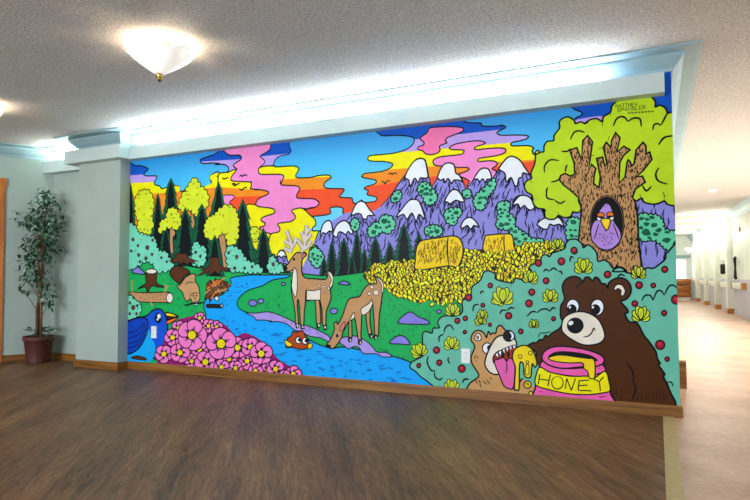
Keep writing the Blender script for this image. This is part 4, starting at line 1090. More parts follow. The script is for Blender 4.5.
('W','pink',(-4586,180,122,6,1,-94),0.3),
]),
('painted_flower',0,None,[
('W','pink',(-4212,130,95,5,0,-75),0.75),
]),
('painted_flower',0,None,[
('W','pink',(-4368,206,132,6,1,-103),1.2),
]),
('painted_flower',0,None,[
('W','pink',(-3524,170,98,5,0,-82),0.4),
]),
('painted_flower',0,None,[
('W','pink',(-3638,291,124,6,0,-103),0.85),
]),
('painted_flower',0,None,[
('W','pink',(-3484,304,110,5,0,-92),0.05),
]),
('painted_flower',0,None,[
('W','pink',(-4034,131,138,8,1,-111),0.5),
]),
('painted_flower',0,None,[
('W','pink',(-3361,248,130,7,0,-111),0.95),
]),
('painted_flower',0,None,[
('W','pink',(-3287,100,83,5,0,-70),0.15),
]),
('painted_flower',0,None,[
('W','pink',(-3197,115,99,6,0,-84),0.6),
]),
('painted_flower',0,None,[
('W','pink',(-3425,82,85,5,0,-71),1.05),
]),
('painted_flower',0,None,[
('W','pink',(-3661,95,88,5,0,-72),0.25),
]),
('painted_flower',0,None,[
('W','pink',(-3831,94,97,6,0,-78),0.7),
]),
('painted_flower',0,None,[
('W','pink',(-3003,82,90,6,0,-78),1.15),
]),
('painted_flower',0,None,[
('W','pink',(-3097,58,69,4,0,-59),0.35),
]),
('painted_flower',0,None,[
('W','pink',(-3840,320,188,8,1,-156),0.8),
]),
('painted_flower',0,None,[
('W','pink',(-4210,389,193,7,1,-156),0.0),
]),
('painted_big_tree',0,'big tree with hollow trunk on the right',[
]),
('crown',192,None,[
('F','lime',[(-812,1886),(-771,1903),(-749,1906),(-746,1947),(-721,1980),(-676,1982),(-671,2021),(-631,2072),(-632,2118),(-601,2145),(-562,2147),(-525,2115),(-516,2092),(-478,2100),(-450,2084),(-431,2094),(-451,2084),(-413,2109),(-367,2110),(-331,2084),(-323,2118),(-275,2146),(-265,2189),(-237,2217),(-210,2250),(-174,2265),(-43,2247),(-1,2217),(20,2181),(19,2147),(49,2155),(82,2129),(95,2093),(123,2096),(180,2070),(215,1438),(149,1444),(108,1446),(75,1459),(59,1481),(25,1467),(-17,1463),(-68,1480),(-84,1509),(-119,1492),(-141,1510),(-180,1517),(-486,1536),(-487,1467),(-505,1431),(-549,1433),(-564,1404),(-612,1397),(-650,1415),(-679,1390),(-728,1392),(-757,1421),(-747,1459),(-766,1467),(-749,1411),(-761,1465),(-802,1478),(-832,1510),(-846,1564),(-836,1540),(-845,1582),(-880,1605),(-899,1648),(-884,1688),(-843,1711),(-848,1747),(-819,1817),(-810,1888)],12.3,1,'k'),
('L','k',[(-259,2041),(-231,2097),(-186,2101),(-161,2064)],14.0,1),
('L','k',[(-161,2064),(-125,2084),(-82,2074),(-74,2015)],13.8,1),
('L','k',[(-2,1983),(7,2020),(33,2026),(49,2010)],13.4,1),
('L','k',[(49,2010),(80,2068),(93,2093)],13.4,1),
('L','k',[(34,1875),(60,1919),(94,1930),(135,1930)],13.4,1),
('L','k',[(-331,2050),(-331,2084)],14.2,1),
('L','k',[(-275,2122),(-275,2146)],14.0,1),
('L','k',[(-746,1744),(-745,1795),(-705,1837),(-637,1826)],13.2,1),
('L','k',[(-557,1974),(-528,2027),(-490,2034),(-453,2018)],13.1,1),
('L','k',[(-621,1895),(-578,1891),(-559,1909)],13.1,1),
('L','k',[(-703,1669),(-659,1676),(-630,1694)],13.1,1),
('L','k',[(-734,1569),(-734,1610),(-723,1630)],13.2,1),
('L','k',[(-595,1736),(-590,1771),(-580,1790)],13.1,1),
('L','k',[(-414,1845),(-391,1843)],12.9,1),
('L','k',[(-363,1885),(-326,1896)],12.7,1),
('L','k',[(-852,1701),(-842,1674)],13.4,1),
('L','k',[(31,1879),(75,1926),(133,1929)],13.4,1),
('L','k',[(32,1718),(10,1673),(25,1624),(83,1596)],13.4,1),
('L','k',[(-78,1603),(-53,1559),(-18,1590)],13.4,1),
('L','k',[(-286,1975),(-295,1942)],14.0,1),
('L','k',[(-96,1538),(-88,1518)],13.6,1),
('L','k',[(53,1542),(64,1509)],13.4,1),
('L','k',[(-734,1592),(-730,1551),(-677,1533)],13.2,1),
('L','k',[(-677,1533),(-638,1505),(-600,1523)],13.1,1),
('L','k',[(-650,1415),(-654,1441)],13.1,1),
('L','k',[(-554,1436),(-544,1450)],12.9,1),
('L','k',[(-84,1511),(-92,1531)],9.4,1),
('L','k',[(59,1483),(57,1540)],9.1,1),
]),
('signature',192,'artist signature in small black capitals',[
('L','k',[(-239,2174),(-238,2199),(-231,2183),(-223,2197),(-223,2172)],3.7,0),
('L','k',[(-217,2174),(-209,2198),(-202,2172)],3.6,0),
('L','k',[(-214,2182),(-205,2181)],3.7,0),
('L','k',[(-195,2198),(-180,2196)],3.6,0),
('L','k',[(-188,2197),(-188,2172)],3.7,0),
('L','k',[(-174,2197),(-159,2195)],3.6,0),
('L','k',[(-167,2196),(-167,2172)],3.6,0),
('L','k',[(-153,2197),(-154,2172)],3.7,0),
('L','k',[(-138,2195),(-139,2170)],3.6,0),
('L','k',[(-153,2184),(-138,2182)],3.6,0),
('L','k',[(-117,2194),(-132,2196),(-133,2171),(-118,2170)],3.6,0),
('L','k',[(-132,2184),(-120,2182)],3.6,0),
('L','k',[(-111,2195),(-108,2170),(-104,2185),(-100,2169),(-96,2193)],3.6,0),
('L','k',[(-210,2166),(-224,2168),(-227,2161),(-210,2150),(-214,2142),(-228,2144)],3.7,0),
('L','k',[(-204,2144),(-203,2168),(-186,2164),(-186,2155),(-204,2155)],3.6,0),
('L','k',[(-180,2144),(-171,2167),(-163,2141)],3.6,0),
('L','k',[(-176,2152),(-166,2150)],3.6,0),
('L','k',[(-156,2143),(-156,2168),(-139,2141),(-139,2166)],3.6,0),
('L','k',[(-115,2163),(-127,2167),(-132,2156),(-128,2143),(-116,2144),(-115,2152),(-122,2153)],3.6,0),
('L','k',[(-109,2168),(-109,2143),(-92,2141)],3.6,0),
('L','k',[(-68,2165),(-85,2167),(-86,2143),(-69,2141)],3.6,0),
('L','k',[(-85,2155),(-72,2153)],3.6,0),
('L','k',[(-62,2143),(-62,2167),(-45,2163),(-45,2154),(-62,2154),(-46,2141)],3.6,0),
('L','k',[(-159,2123),(-154,2130),(-151,2119),(-146,2129),(-143,2118)],4.4,0),
('L','k',[(-137,2122),(-132,2129),(-129,2118),(-124,2128),(-122,2117)],4.3,0),
('L','k',[(-115,2121),(-111,2128),(-108,2117),(-103,2127),(-100,2116)],4.3,0),
('L','k',[(-94,2120),(-89,2127),(-86,2116),(-82,2126),(-79,2115)],4.3,0),
('L','k',[(-73,2120),(-68,2126),(-65,2115),(-60,2125),(-57,2114)],4.3,0),
('L','k',[(-51,2119),(-47,2125),(-44,2114),(-39,2124),(-36,2113)],4.3,0),
('L','k',[(-30,2118),(-25,2124),(-23,2113),(-18,2123),(-15,2112)],4.3,0),
('L','k',[(-9,2117),(-4,2123),(-2,2112),(3,2122),(6,2111)],4.3,0),
]),
('trunk',192,None,[
('F','bark',[(-518,1546),(-564,1599),(-611,1642),(-642,1685),(-629,1714),(-596,1726),(-562,1704),(-529,1716),(-532,1796),(-561,1899),(-511,1911),(-489,1842),(-480,1821),(-468,1960),(-434,1993),(-401,1943),(-422,1806),(-433,1728),(-411,1778),(-382,1744),(-394,1695),(-400,1637),(-364,1603),(-353,1682),(-375,1817),(-336,1825),(-320,1758),(-306,1776),(-328,1896),(-307,1930),(-285,1901),(-281,1882),(-271,1939),(-243,1992),(-215,1953),(-237,1853),(-191,1889),(-151,1859),(-193,1824),(-220,1778),(-228,1624),(-187,1669),(-172,1774),(-165,1788),(-154,1777),(-142,1743),(-126,1760),(-111,1855),(-66,1905),(-48,1877),(-47,1820),(-25,1832),(-12,1777),(-67,1707),(-111,1663),(-76,1665),(-58,1621),(-121,1578),(-142,1522),(-145,1524),(-124,1475),(-113,1379),(-112,1237),(-102,1095),(-76,905),(-372,905),(-423,1064),(-383,1110),(-410,1159),(-492,1200),(-513,1221),(-499,1349),(-486,1447),(-505,1537),(-551,1600)],12.1,0,'k'),
('H','barkd',[(-518,1546),(-564,1599),(-611,1642),(-642,1685),(-629,1714),(-596,1726),(-562,1704),(-529,1716),(-532,1796),(-561,1899),(-511,1911),(-489,1842),(-480,1821),(-468,1960),(-434,1993),(-401,1943),(-422,1806),(-433,1728),(-411,1778),(-382,1744),(-394,1695),(-400,1637),(-364,1603),(-353,1682),(-375,1817),(-336,1825),(-320,1758),(-306,1776),(-328,1896),(-307,1930),(-285,1901),(-281,1882),(-271,1939),(-243,1992),(-215,1953),(-237,1853),(-191,1889),(-151,1859),(-193,1824),(-220,1778),(-228,1624),(-187,1669),(-172,1774),(-165,1788),(-154,1777),(-142,1743),(-126,1760),(-111,1855),(-66,1905),(-48,1877),(-47,1820),(-25,1832),(-12,1777),(-67,1707),(-111,1663),(-76,1665),(-58,1621),(-121,1578),(-142,1522),(-145,1524),(-124,1475),(-113,1379),(-112,1237),(-102,1095),(-76,905),(-372,905),(-423,1064),(-383,1110),(-410,1159),(-492,1200),(-513,1221),(-499,1349),(-486,1447),(-505,1537),(-551,1600)],950,29.6,0.03,0.12,7.8,61),
]),
('hollow',192,None,[
('E','bark',(-317,1341,115,-5,-5,-203),7.8,'k'),
('E','black2',(-317,1341,106,-5,-4,-192),7.8,'k'),
]),
('painted_owl',0,'purple sleepy bird in the tree hollow',[
('F','owl',[(-321,1487),(-347,1459),(-368,1426),(-376,1377),(-406,1354),(-426,1296),(-422,1228),(-400,1196),(-373,1166),(-328,1150),(-283,1159),(-238,1201),(-222,1250),(-236,1299),(-268,1356),(-265,1387),(-277,1436),(-294,1474)],8.8,1,'k'),
('H','k',[(-380,1265),(-316,1302),(-263,1271),(-283,1185),(-355,1177)],34,11.68,0.2,0.6,6.9,62),
('L','k',[(-370,1343),(-384,1295),(-404,1227)],7.9,1),
('L','k',[(-275,1339),(-254,1280),(-237,1222)],7.8,1),
('L','k',[(-330,1478),(-322,1458)],7.9,1),
('L','k',[(-312,1481),(-308,1457)],7.8,1),
]),
('eye',197,None,[
('E','white',(-360,1380,23,-2,-1,-19),6.1,'k'),
('E','k',(-349,1381,10,-1,-1,-10),0,'k'),
('E','orange2',(-356,1403,25,-2,-1,-19),6.9,'k'),
('L','k',[(-385,1391),(-359,1391),(-334,1388)],9.5,1),
]),
('eye',197,None,[
('E','white',(-290,1380,23,-1,-1,-19),6.0,'k'),
('E','k',(-301,1383,10,-1,-1,-10),0,'k'),
('E','orange2',(-292,1404,24,-2,-1,-19),7.0,'k'),
('L','k',[(-315,1391),(-290,1392),(-265,1389)],9.6,1),
]),
('beak',197,None,[
('F','honey',[(-357,1367),(-323,1377),(-290,1364),(-318,1290)],7.9,1,'k'),
]),
('painted_berry_bush',0,'big teal bush with red berries',[
('F','bush',[(-1643,43),(-1694,104),(-1758,143),(-1805,183),(-1855,215),(-1846,252),(-1804,280),(-1739,318),(-1744,362),(-1741,416),(-1743,468),(-1737,503),(-1708,515),(-1661,504),(-1649,543),(-1597,550),(-1609,593),(-1579,635),(-1522,649),(-1477,645),(-1421,662),(-1399,695),(-1404,758),(-1387,780),(-1332,802),(-1328,844),(-1314,887),(-1265,921),(-1243,950),(-1226,992),(-1189,1007),(-1134,981),(-1126,939),(-1005,913),(-984,946),(-933,938),(-898,918),(-856,994),(-873,1030),(-840,1055),(-790,1069),(-780,1110),(-750,1126),(-721,1109),(-701,1138),(-679,1153),(-703,1136),(-616,1164),(-601,1203),(-577,1231),(-529,1233),(-491,1200),(-479,1170),(-446,1191),(-410,1161),(-388,1124),(-380,1069),(-344,1078),(-308,1058),(-282,1019),(-237,1028),(-194,997),(-284,995),(-248,1023),(-213,1013),(-191,985),(-109,979),(-65,1017),(-23,1014),(3,1030),(54,1076),(73,1126),(208,1150),(179,-11),(-1653,-196)],11.9,1,'k'),
('L','k',[(-767,993),(-752,1013),(-723,998)],13.1,1),
('L','k',[(-723,1000),(-693,1023),(-665,1003)],13.1,1),
('L','k',[(-660,998),(-641,997),(-632,972)],12.9,1),
('L','k',[(-1102,669),(-1086,700),(-1044,701)],13.4,1),
('L','k',[(-1044,701),(-1018,722),(-987,718)],13.4,1),
('L','k',[(-897,659),(-856,695),(-817,691)],13.1,1),
('L','k',[(-817,688),(-787,714),(-747,717),(-728,698)],13.1,1),
('L','k',[(-728,700),(-703,728),(-684,719)],13.1,1),
('L','k',[(-1015,887),(-1005,913)],13.4,1),
('L','k',[(-576,1066),(-567,1106),(-548,1095)],12.9,1),
('L','k',[(-1253,833),(-1237,844)],13.6,1),
('L','k',[(-101,787),(-78,824),(-44,825),(-28,788)],12.2,1),
('L','k',[(-28,792),(-2,853),(24,858),(44,826)],12.0,1),
('L','k',[(44,830),(74,890),(103,895),(127,872)],11.8,1),
('L','k',[(-254,952),(-231,973),(-203,961)],12.4,1),
('L','k',[(-1692,321),(-1704,266),(-1670,203),(-1635,205)],14.1,1),
('L','k',[(-1641,194),(-1636,151),(-1596,132),(-1573,155)],13.9,1),
('L','k',[(-1406,120),(-1395,147),(-1351,155)],13.7,1),
('L','k',[(-1599,433),(-1598,477),(-1558,500)],13.9,1),
('L','k',[(-1520,319),(-1526,292),(-1510,266)],13.7,1),
('L','k',[(46,229),(71,236),(82,205)],9.8,1),
('L','k',[(-1558,508),(-1546,551),(-1506,574),(-1473,533)],13.9,1),
('L','k',[(-1317,686),(-1305,733),(-1267,745)],13.7,1),
('L','k',[(-1255,824),(-1244,845),(-1223,840)],13.6,1),
('L','k',[(-814,505),(-799,536),(-769,537),(-750,543),(-720,549)],8.9,1),
('L','k',[(-1409,122),(-1386,155),(-1348,152)],9.4,1),
]),
('painted_leaf_tuft',0,None,[
('K','tuft',(-1483,659,75,1,-1,-75)),
]),
('painted_leaf_tuft',0,None,[
('K','tuft',(-1250,590,58,13,11,-57)),
]),
('painted_leaf_tuft',0,None,[
('K','tuft',(-1125,748,59,-17,-20,-61)),
]),
('painted_leaf_tuft',0,None,[
('K','tuft',(-1760,321,82,36,34,-76)),
]),
('painted_leaf_tuft',0,None,[
('K','tuft',(-1494,387,80,3,-1,-79)),
]),
('painted_leaf_tuft',0,None,[
('K','tuft',(-1498,49,80,6,-1,-78)),
]),
('painted_leaf_tuft',0,None,[
('K','tuft',(-1078,757,99,1,-2,-103)),
]),
('painted_leaf_tuft',0,None,[
('K','tuft',(-870,919,66,-14,-15,-70)),
]),
('painted_leaf_tuft',0,None,[
('K','tuft',(-721,777,69,1,-2,-74)),
]),
('painted_leaf_tuft',0,None,[
('K','tuft',(-483,992,78,-1,-2,-85)),
]),
('painted_leaf_tuft',0,None,[
('K','tuft',(-117,951,58,-1,-2,-66)),
]),
('painted_leaf_tuft',0,None,[
('K','tuft',(-108,653,72,2,-2,-81)),
]),
('painted_leaf_tuft',0,None,[
('K','tuft',(-1240,637,54,1,-1,-55)),
]),
('painted_leaf_tuft',0,None,[
('K','tuft',(-660,1169,57,-2,-1,-61)),
]),
('painted_leaf_tuft',0,None,[
('K','tuft',(-845,580,46,1,-1,-48)),
]),
('painted_berry',0,None,[
('E','berry',(-803,1062,23,-1,-1,-25),9.9,'k'),
('E','berryl',(-806,1067,9,0,0,-9),0,'k'),
]),
('painted_berry',0,None,[
('E','berry',(-636,1072,24,-1,-1,-26),9.8,'k'),
('E','berryl',(-639,1077,10,0,0,-9),0,'k'),
]),
('painted_berry',0,None,[
('E','berry',(-749,928,21,0,-1,-23),9.9,'k'),
('E','berryl',(-751,932,8,0,0,-8),0,'k'),
]),
('painted_berry',0,None,[
('E','berry',(-856,842,22,0,-1,-24),10.0,'k'),
('E','berryl',(-858,846,9,0,-1,-8),0,'k'),
]),
('painted_berry',0,None,[
('E','berry',(-878,757,25,0,-1,-27),10.0,'k'),
('E','berryl',(-881,763,10,0,0,-10),0,'k'),
]),
('painted_berry',0,None,[
('E','berry',(-1174,892,15,0,-1,-16),10.3,'k'),
('E','berryl',(-1176,895,6,0,0,-6),0,'k'),
]),
('painted_berry',0,None,[
('E','berry',(-1034,660,24,0,-1,-25),10.2,'k'),
('E','berryl',(-1037,665,10,0,0,-9),0,'k'),
]),
('painted_berry',0,None,[
('E','berry',(-543,1147,20,-1,-1,-22),9.8,'k'),
('E','berryl',(-545,1151,8,-1,0,-8),0,'k'),
]),
('painted_berry',0,None,[
('E','berry',(-1236,737,13,0,-1,-14),10.3,'k'),
('E','berryl',(-1238,740,5,0,0,-5),0,'k'),
]),
('painted_berry',0,None,[
('E','berry',(-1348,796,26,0,-1,-26),10.4,'k'),
('E','berryl',(-1351,801,10,0,0,-9),0,'k'),
]),
('painted_berry',0,None,[
('E','berry',(-1444,610,21,0,-1,-21),10.4,'k'),
('E','berryl',(-1446,614,8,0,-1,-7),0,'k'),
]),
('painted_berry',0,None,[
('E','berry',(-1378,631,18,0,-1,-18),10.4,'k'),
('E','berryl',(-1379,635,7,0,-1,-7),0,'k'),
]),
('painted_berry',0,None,[
('E','berry',(-1174,892,18,0,-1,-18),10.4,'k'),
('E','berryl',(-1176,896,7,0,0,-7),0,'k'),
]),
('painted_berry',0,None,[
('E','berry',(-1235,737,15,0,-1,-15),10.3,'k'),
('E','berryl',(-1236,740,5,0,-1,-6),0,'k'),
]),
('painted_berry',0,None,[
('E','berry',(-1384,522,13,0,-1,-13),10.4,'k'),
('E','berryl',(-1386,524,5,0,0,-5),0,'k'),
]),
('painted_berry',0,None,[
('E','berry',(-1181,587,12,0,0,-13),10.2,'k'),
('E','berryl',(-1182,589,5,0,0,-5),0,'k'),
]),
('painted_berry',0,None,[
('E','berry',(-1622,368,27,1,-1,-26),10.7,'k'),
('E','berryl',(-1625,373,11,0,0,-10),0,'k'),
]),
('painted_berry',0,None,[
('E','berry',(-1600,269,22,1,-1,-22),10.7,'k'),
('E','berryl',(-1603,273,9,0,0,-8),0,'k'),
]),
('painted_berry',0,None,[
('E','berry',(-1777,236,17,1,-1,-17),10.8,'k'),
('E','berryl',(-1779,239,7,0,0,-6),0,'k'),
]),
('painted_berry',0,None,[
('E','berry',(-1412,233,29,2,-1,-29),10.4,'k'),
('E','berryl',(-1415,239,11,0,-1,-10),0,'k'),
]),
('painted_berry',0,None,[
('E','berry',(-319,973,22,0,-1,-24),9.5,'k'),
('E','berryl',(-321,978,9,0,-1,-9),0,'k'),
]),
('painted_berry',0,None,[
('E','berry',(-114,897,21,0,-1,-24),9.4,'k'),
('E','berryl',(-116,901,8,0,-1,-9),0,'k'),
]),
('painted_berry',0,None,[
('E','berry',(-145,767,18,0,-1,-20),9.2,'k'),
('E','berryl',(-147,771,7,0,-1,-7),0,'k'),
]),
('painted_berry',0,None,[
('E','berry',(-700,646,14,0,-1,-15),9.8,'k'),
('E','berryl',(-701,649,5,0,-1,-6),0,'k'),
]),
('painted_berry',0,None,[
('E','berry',(50,1006,18,0,-1,-21),9.1,'k'),
('E','berryl',(48,1010,7,0,-1,-7),0,'k'),
]),
('painted_berry',0,None,[
('E','berry',(-24,895,14,0,-1,-16),9.2,'k'),
('E','berryl',(-25,898,5,0,-1,-6),0,'k'),
]),
('painted_berry',0,None,[
('E','berry',(39,705,15,0,-1,-18),9.1,'k'),
('E','berryl',(38,709,6,0,-1,-7),0,'k'),
]),
('painted_berry',0,None,[
('E','berry',(113,799,26,0,-1,-31),9.0,'k'),
('E','berryl',(111,805,10,0,-1,-11),0,'k'),
]),
('painted_berry',0,None,[
('E','berry',(9,486,28,1,-1,-32),9.1,'k'),
('E','berryl',(6,493,11,0,-1,-11),0,'k'),
]),
('painted_berry',0,None,[
('E','berry',(50,391,13,0,-1,-15),9.0,'k'),
('E','berryl',(49,394,5,0,-1,-5),0,'k'),
]),
('painted_berry',0,None,[
('E','berry',(-545,1152,21,-1,-1,-23),9.8,'k'),
('E','berryl',(-547,1157,8,-1,-1,-8),0,'k'),
]),
('painted_berry',0,None,[
('E','berry',(-943,544,17,0,-1,-18),10.0,'k'),
('E','berryl',(-945,547,7,0,0,-6),0,'k'),
]),
('painted_berry',0,None,[
('E','berry',(-1382,525,12,0,0,-12),10.4,'k'),
('E','berryl',(-1383,527,5,0,0,-4),0,'k'),
]),
('painted_bear',0,'dark brown bear holding the honey pot',[
('F','bear',[(-649,665),(-645,744),(-618,794),(-629,854),(-631,893),(-606,938),(-558,960),(-512,950),(-486,918),(-475,948),(-447,954),(-421,928),(-401,954),(-376,938),(-363,909),(-338,906),(-321,880),(-311,913),(-266,944),(-213,944),(-173,904),(-169,847),(-197,800),(-234,780),(-198,733),(-190,705),(-210,693),(-183,639),(-133,631),(-93,549),(-60,504),(-20,441),(-12,395),(5,359),(-5,348),(32,288),(24,269),(59,180),(72,45),(-314,9),(-848,-41),(-842,294),(-831,394),(-900,428),(-849,464),(-835,459),(-800,488),(-780,487),(-760,521),(-740,513),(-711,541),(-656,578),(-636,626)],13.0,1,'k'),
('L','k',[(-210,356),(-184,320),(-164,274),(-169,218)],11.8,1),
('L','k',[(-169,218),(-153,173),(-181,87)],11.8,1),
('L','k',[(-111,139),(-117,92)],11.6,1),
('L','k',[(-64,152),(-61,97)],11.6,1),
('L','k',[(-26,164),(-19,101)],11.6,1),
('L','k',[(16,177),(26,105)],11.6,1),
('L','k',[(-137,127),(-147,90)],11.6,1),
('L','k',[(-86,146),(-88,95)],11.6,1),
('L','k',[(-43,158),(-38,99)],11.6,1),
('L','k',[(-5,170),(4,103)],11.6,1),
('L','k',[(-275,163),(-280,125)],11.8,1),
('L','k',[(-294,133),(-304,76)],11.9,1),
('L','k',[(-241,128),(-255,80)],11.8,1),
('L','k',[(-541,869),(-517,899),(-484,918)],9.6,1),
('L','k',[(-312,880),(-321,856)],9.5,1),
('L','k',[(-623,804),(-599,824)],9.8,1),
('L','k',[(-508,908),(-494,918)],9.6,1),
]),
('ear',250,None,[
('F','cream',[(-278,875),(-258,901),(-223,896),(-204,856),(-218,821),(-237,830),(-232,856),(-250,872),(-272,859)],8.5,1,'k'),
]),
('eye',250,None,[
('E','white',(-561,741,44,0,-1,-52),8.9,'k'),
('E','k',(-568,720,33,0,-1,-36),0,'k'),
('E','white',(-582,734,8,0,0,-10),0,'k'),
]),
('eye',250,None,[
('E','white',(-393,737,45,1,-2,-58),8.6,'k'),
('E','k',(-407,721,35,0,-1,-38),0,'k'),
('E','white',(-423,737,8,0,-1,-10),0,'k'),
]),
('muzzle',250,None,[
('F','cream',[(-644,584),(-623,658),(-547,699),(-466,698),(-387,650),(-349,562),(-354,507),(-402,472),(-494,463),(-581,503),(-632,545)],11.4,1,'k'),
('L','k',[(-493,521),(-460,527),(-435,552),(-420,586)],9.6,1),
('L','k',[(-434,571),(-416,586),(-412,567)],7.8,1),
]),
('nose',250,None,[
('E','k',(-547,601,59,2,-1,-59),0,'k'),
('E','white',(-577,618,17,8,5,-14),0,'k'),
]),
('painted_bear',0,'tan bear sticking its tongue out',[
('F','tanb2',[(-1410,6),(-1376,72),(-1343,127),(-1275,182),(-1298,234),(-1325,275),(-1335,327),(-1304,412),(-1333,463),(-1316,517),(-1272,541),(-1228,520),(-1209,487),(-1194,534),(-1177,512),(-1159,525),(-1136,523),(-1123,570),(-1092,584),(-1059,547),(-1000,529),(-988,458),(-991,284),(-975,144),(-934,192),(-884,170),(-816,116),(-807,57)],12.0,1,'k'),
('H','k',[(-1299,172),(-1160,192),(-1109,123),(-1215,74),(-1344,64)],10,54.6,-0.5,0.2,9.4,71),
('H','k',[(-1318,369),(-1280,371),(-1276,267),(-1308,265)],7,31.6,0.3,0.2,8.4,72),
]),
('ear',256,None,[
('F','white',[(-1303,470),(-1292,509),(-1267,516),(-1250,486),(-1266,459)],8.4,1,'k'),
('E','tanb2',(-1279,485,9,0,0,-13),6.6,'k'),
]),
('eye',256,None,[
('E','white',(-1205,404,37,2,-1,-42),9.2,'k'),
('E','k',(-1187,409,19,1,-1,-22),0,'k'),
('E','white',(-1176,418,4,0,0,-6),0,'k'),
]),
('muzzle',256,None,[
('F','cream',[(-1225,281),(-1202,370),(-1156,460),(-1114,501),(-1062,506),(-990,483),(-976,438),(-989,407),(-1063,398),(-1115,385),(-1150,352),(-1158,313),(-1127,284),(-1105,224),(-1139,205),(-1191,223)],12.0,1,'k'),
]),
('mouth',256,None,[
('F','redm',[(-1160,321),(-1145,356),(-1074,405),(-1006,418),(-989,386),(-995,310),(-1075,320),(-1146,290)],9.1,1,'k'),
('E','k',(-1085,356,14,0,-1,-27),0,'k'),
('E','k',(-1041,368,12,0,-1,-25),0,'k'),
('F','white',[(-1145,356),(-1121,380),(-1116,333)],6.5,0,'k'),
('F','white',[(-1121,380),(-1092,396),(-1095,345)],6.5,0,'k'),
('F','white',[(-1089,400),(-1065,413),(-1068,362)],6.5,0,'k'),
('F','white',[(-1063,413),(-1036,425),(-1045,378)],6.5,0,'k'),
('F','white',[(-1036,425),(-1011,431),(-1018,390)],6.4,0,'k'),
('F','white',[(-1011,436),(-987,439),(-993,396)],6.4,0,'k'),
]),
('tongue',256,None,[
('F','tongue',[(-1150,301),(-1116,325),(-1075,338),(-1056,313),(-1031,340),(-1001,316),(-991,264),(-1004,119),(-1035,105),(-1078,124),(-1105,185)],10.0,1,'k'),
('L','k',[(-1056,313),(-1053,260),(-1061,219)],8.2,1),
]),
('nose',256,None,[
('E','k',(-1036,507,46,1,-1,-47),0,'k'),
('F','white',[(-1028,540),(-1000,523),(-998,493),(-1021,479),(-1012,506)],0,1,'k'),
]),
('painted_honey_drip',0,'yellow honey lump dripping on a paw',[
('F','bush',[(-963,266),(-822,305),(-825,135),(-924,188),(-964,205)],0,1,'k'),
('F','honey2',[(-1009,355),(-991,406),(-940,436),(-890,434),(-849,393),(-827,312),(-841,280),(-862,302),(-873,211),(-899,198),(-923,216),(-927,298),(-955,297),(-962,114),(-981,101),(-998,111),(-988,264),(-1003,314)],10.8,1,'k'),
('E','honey2',(-951,353,14,0,-1,-15),6.4,'k'),
('E','honey2',(-873,384,15,0,-1,-15),6.3,'k'),
('E','honey2',(-897,315,10,0,0,-10),6.3,'k'),
('F','honey2',[(-902,300),(-887,291),(-888,230),(-908,219),(-915,249)],6.3,1,'k'),
('E','honey2',(-899,147,27,2,-1,-27),9.0,'k'),
('E','honey2',(-899,149,9,0,-1,-8),6.3,'k'),
('E','honey2',(-875,81,15,1,-1,-18),8.1,'k'),
]),
('painted_honey_pot',0,'pink honey pot with yellow label',[
('F','potp',[(-855,-22),(-843,119),(-821,230),(-801,299),(-771,333),(-588,334),(-376,346),(-349,289),(-324,197),(-316,122),(-318,27)],12.3,1,'k'),
('F','potp',[(-803,283),(-776,331),(-684,294),(-589,285),(-422,310),(-368,326),(-349,283),(-423,252),(-460,240),(-590,233),(-733,249)],8.8,1,'k'),
('H','potd',[(-833,120),(-774,114),(-775,85),(-834,90)],6,52.5,1.5,0.05,7.1,81),
('H','potd',[(-408,105),(-327,121),(-328,93),(-391,83)],6,57.6,1.5,0.05,6.8,82),
('H','potd',[(-413,301),(-368,308),(-364,280),(-414,267)],5,36.0,1.5,0.05,6.0,83),
]),
('label_band',264,None,[
('F','lemon',[(-838,149),(-831,230),(-804,283),(-733,251),(-590,231),(-460,240),(-424,228),(-349,283),(-324,207),(-319,148),(-354,131),(-454,109),(-593,102),(-735,120)],9.6,1,'k'),
('L','k',[(-807,231),(-818,156)],8.5,0),
('L','k',[(-729,236),(-750,146)],8.4,0),
('L','k',[(-812,194),(-736,189)],8.4,0),
('L','k',[(-625,136),(-614,213)],8.3,0),
('L','k',[(-614,213),(-583,127)],8.3,0),
('L','k',[(-583,127),(-553,217)],8.3,0),
('L','k',[(-527,204),(-536,133)],8.3,0),
('L','k',[(-529,201),(-459,212)],8.2,0),
('L','k',[(-531,166),(-471,175)],8.2,0),
('L','k',[(-536,133),(-444,135)],8.2,0),
('L','k',[(-429,223),(-390,205)],8.2,0),
('L','k',[(-390,205),(-360,242)],8.1,0),
('L','k',[(-390,205),(-384,140)],8.1,0),
('L','k',[(-681,222),(-652,214),(-639,184),(-649,149),(-678,130),(-708,139),(-722,173),(-710,208),(-681,222)],8.3,1),
]),
('rim',264,None,[
('F','potp',[(-788,362),(-769,403),(-711,436),(-634,446),(-521,437),(-429,417),(-375,394),(-352,362),(-372,330),(-422,310),(-496,305),(-637,284),(-732,299),(-780,331)],11.4,1,'k'),
('F','k',[(-744,362),(-702,398),(-634,410),(-540,407),(-448,392),(-400,362),(-421,348),(-588,344),(-683,343)],0,1,'k'),
]),
('honey',264,None,[
('F','honey2',[(-739,357),(-683,378),(-616,381),(-541,373),(-467,367),(-420,355),(-420,238),(-442,223),(-460,233),(-469,275),(-494,294),(-502,332),(-589,327),(-684,331),(-732,343)],8.6,1,'k'),
]),
]
def leaf_shape(f, cx, cy, ang, ln, wd):
    pr = [(0,0),(.3,.8),(.62,1),(.88,.7),(1,0),(.88,-.7),(.62,-1),(.3,-.8)]
    ca, sa = math.cos(ang), math.sin(ang)
    return [f(cx+(t*ln)*sa+(w*wd)*ca, cy-(t*ln)*ca+(w*wd)*sa) for t,w in pr]
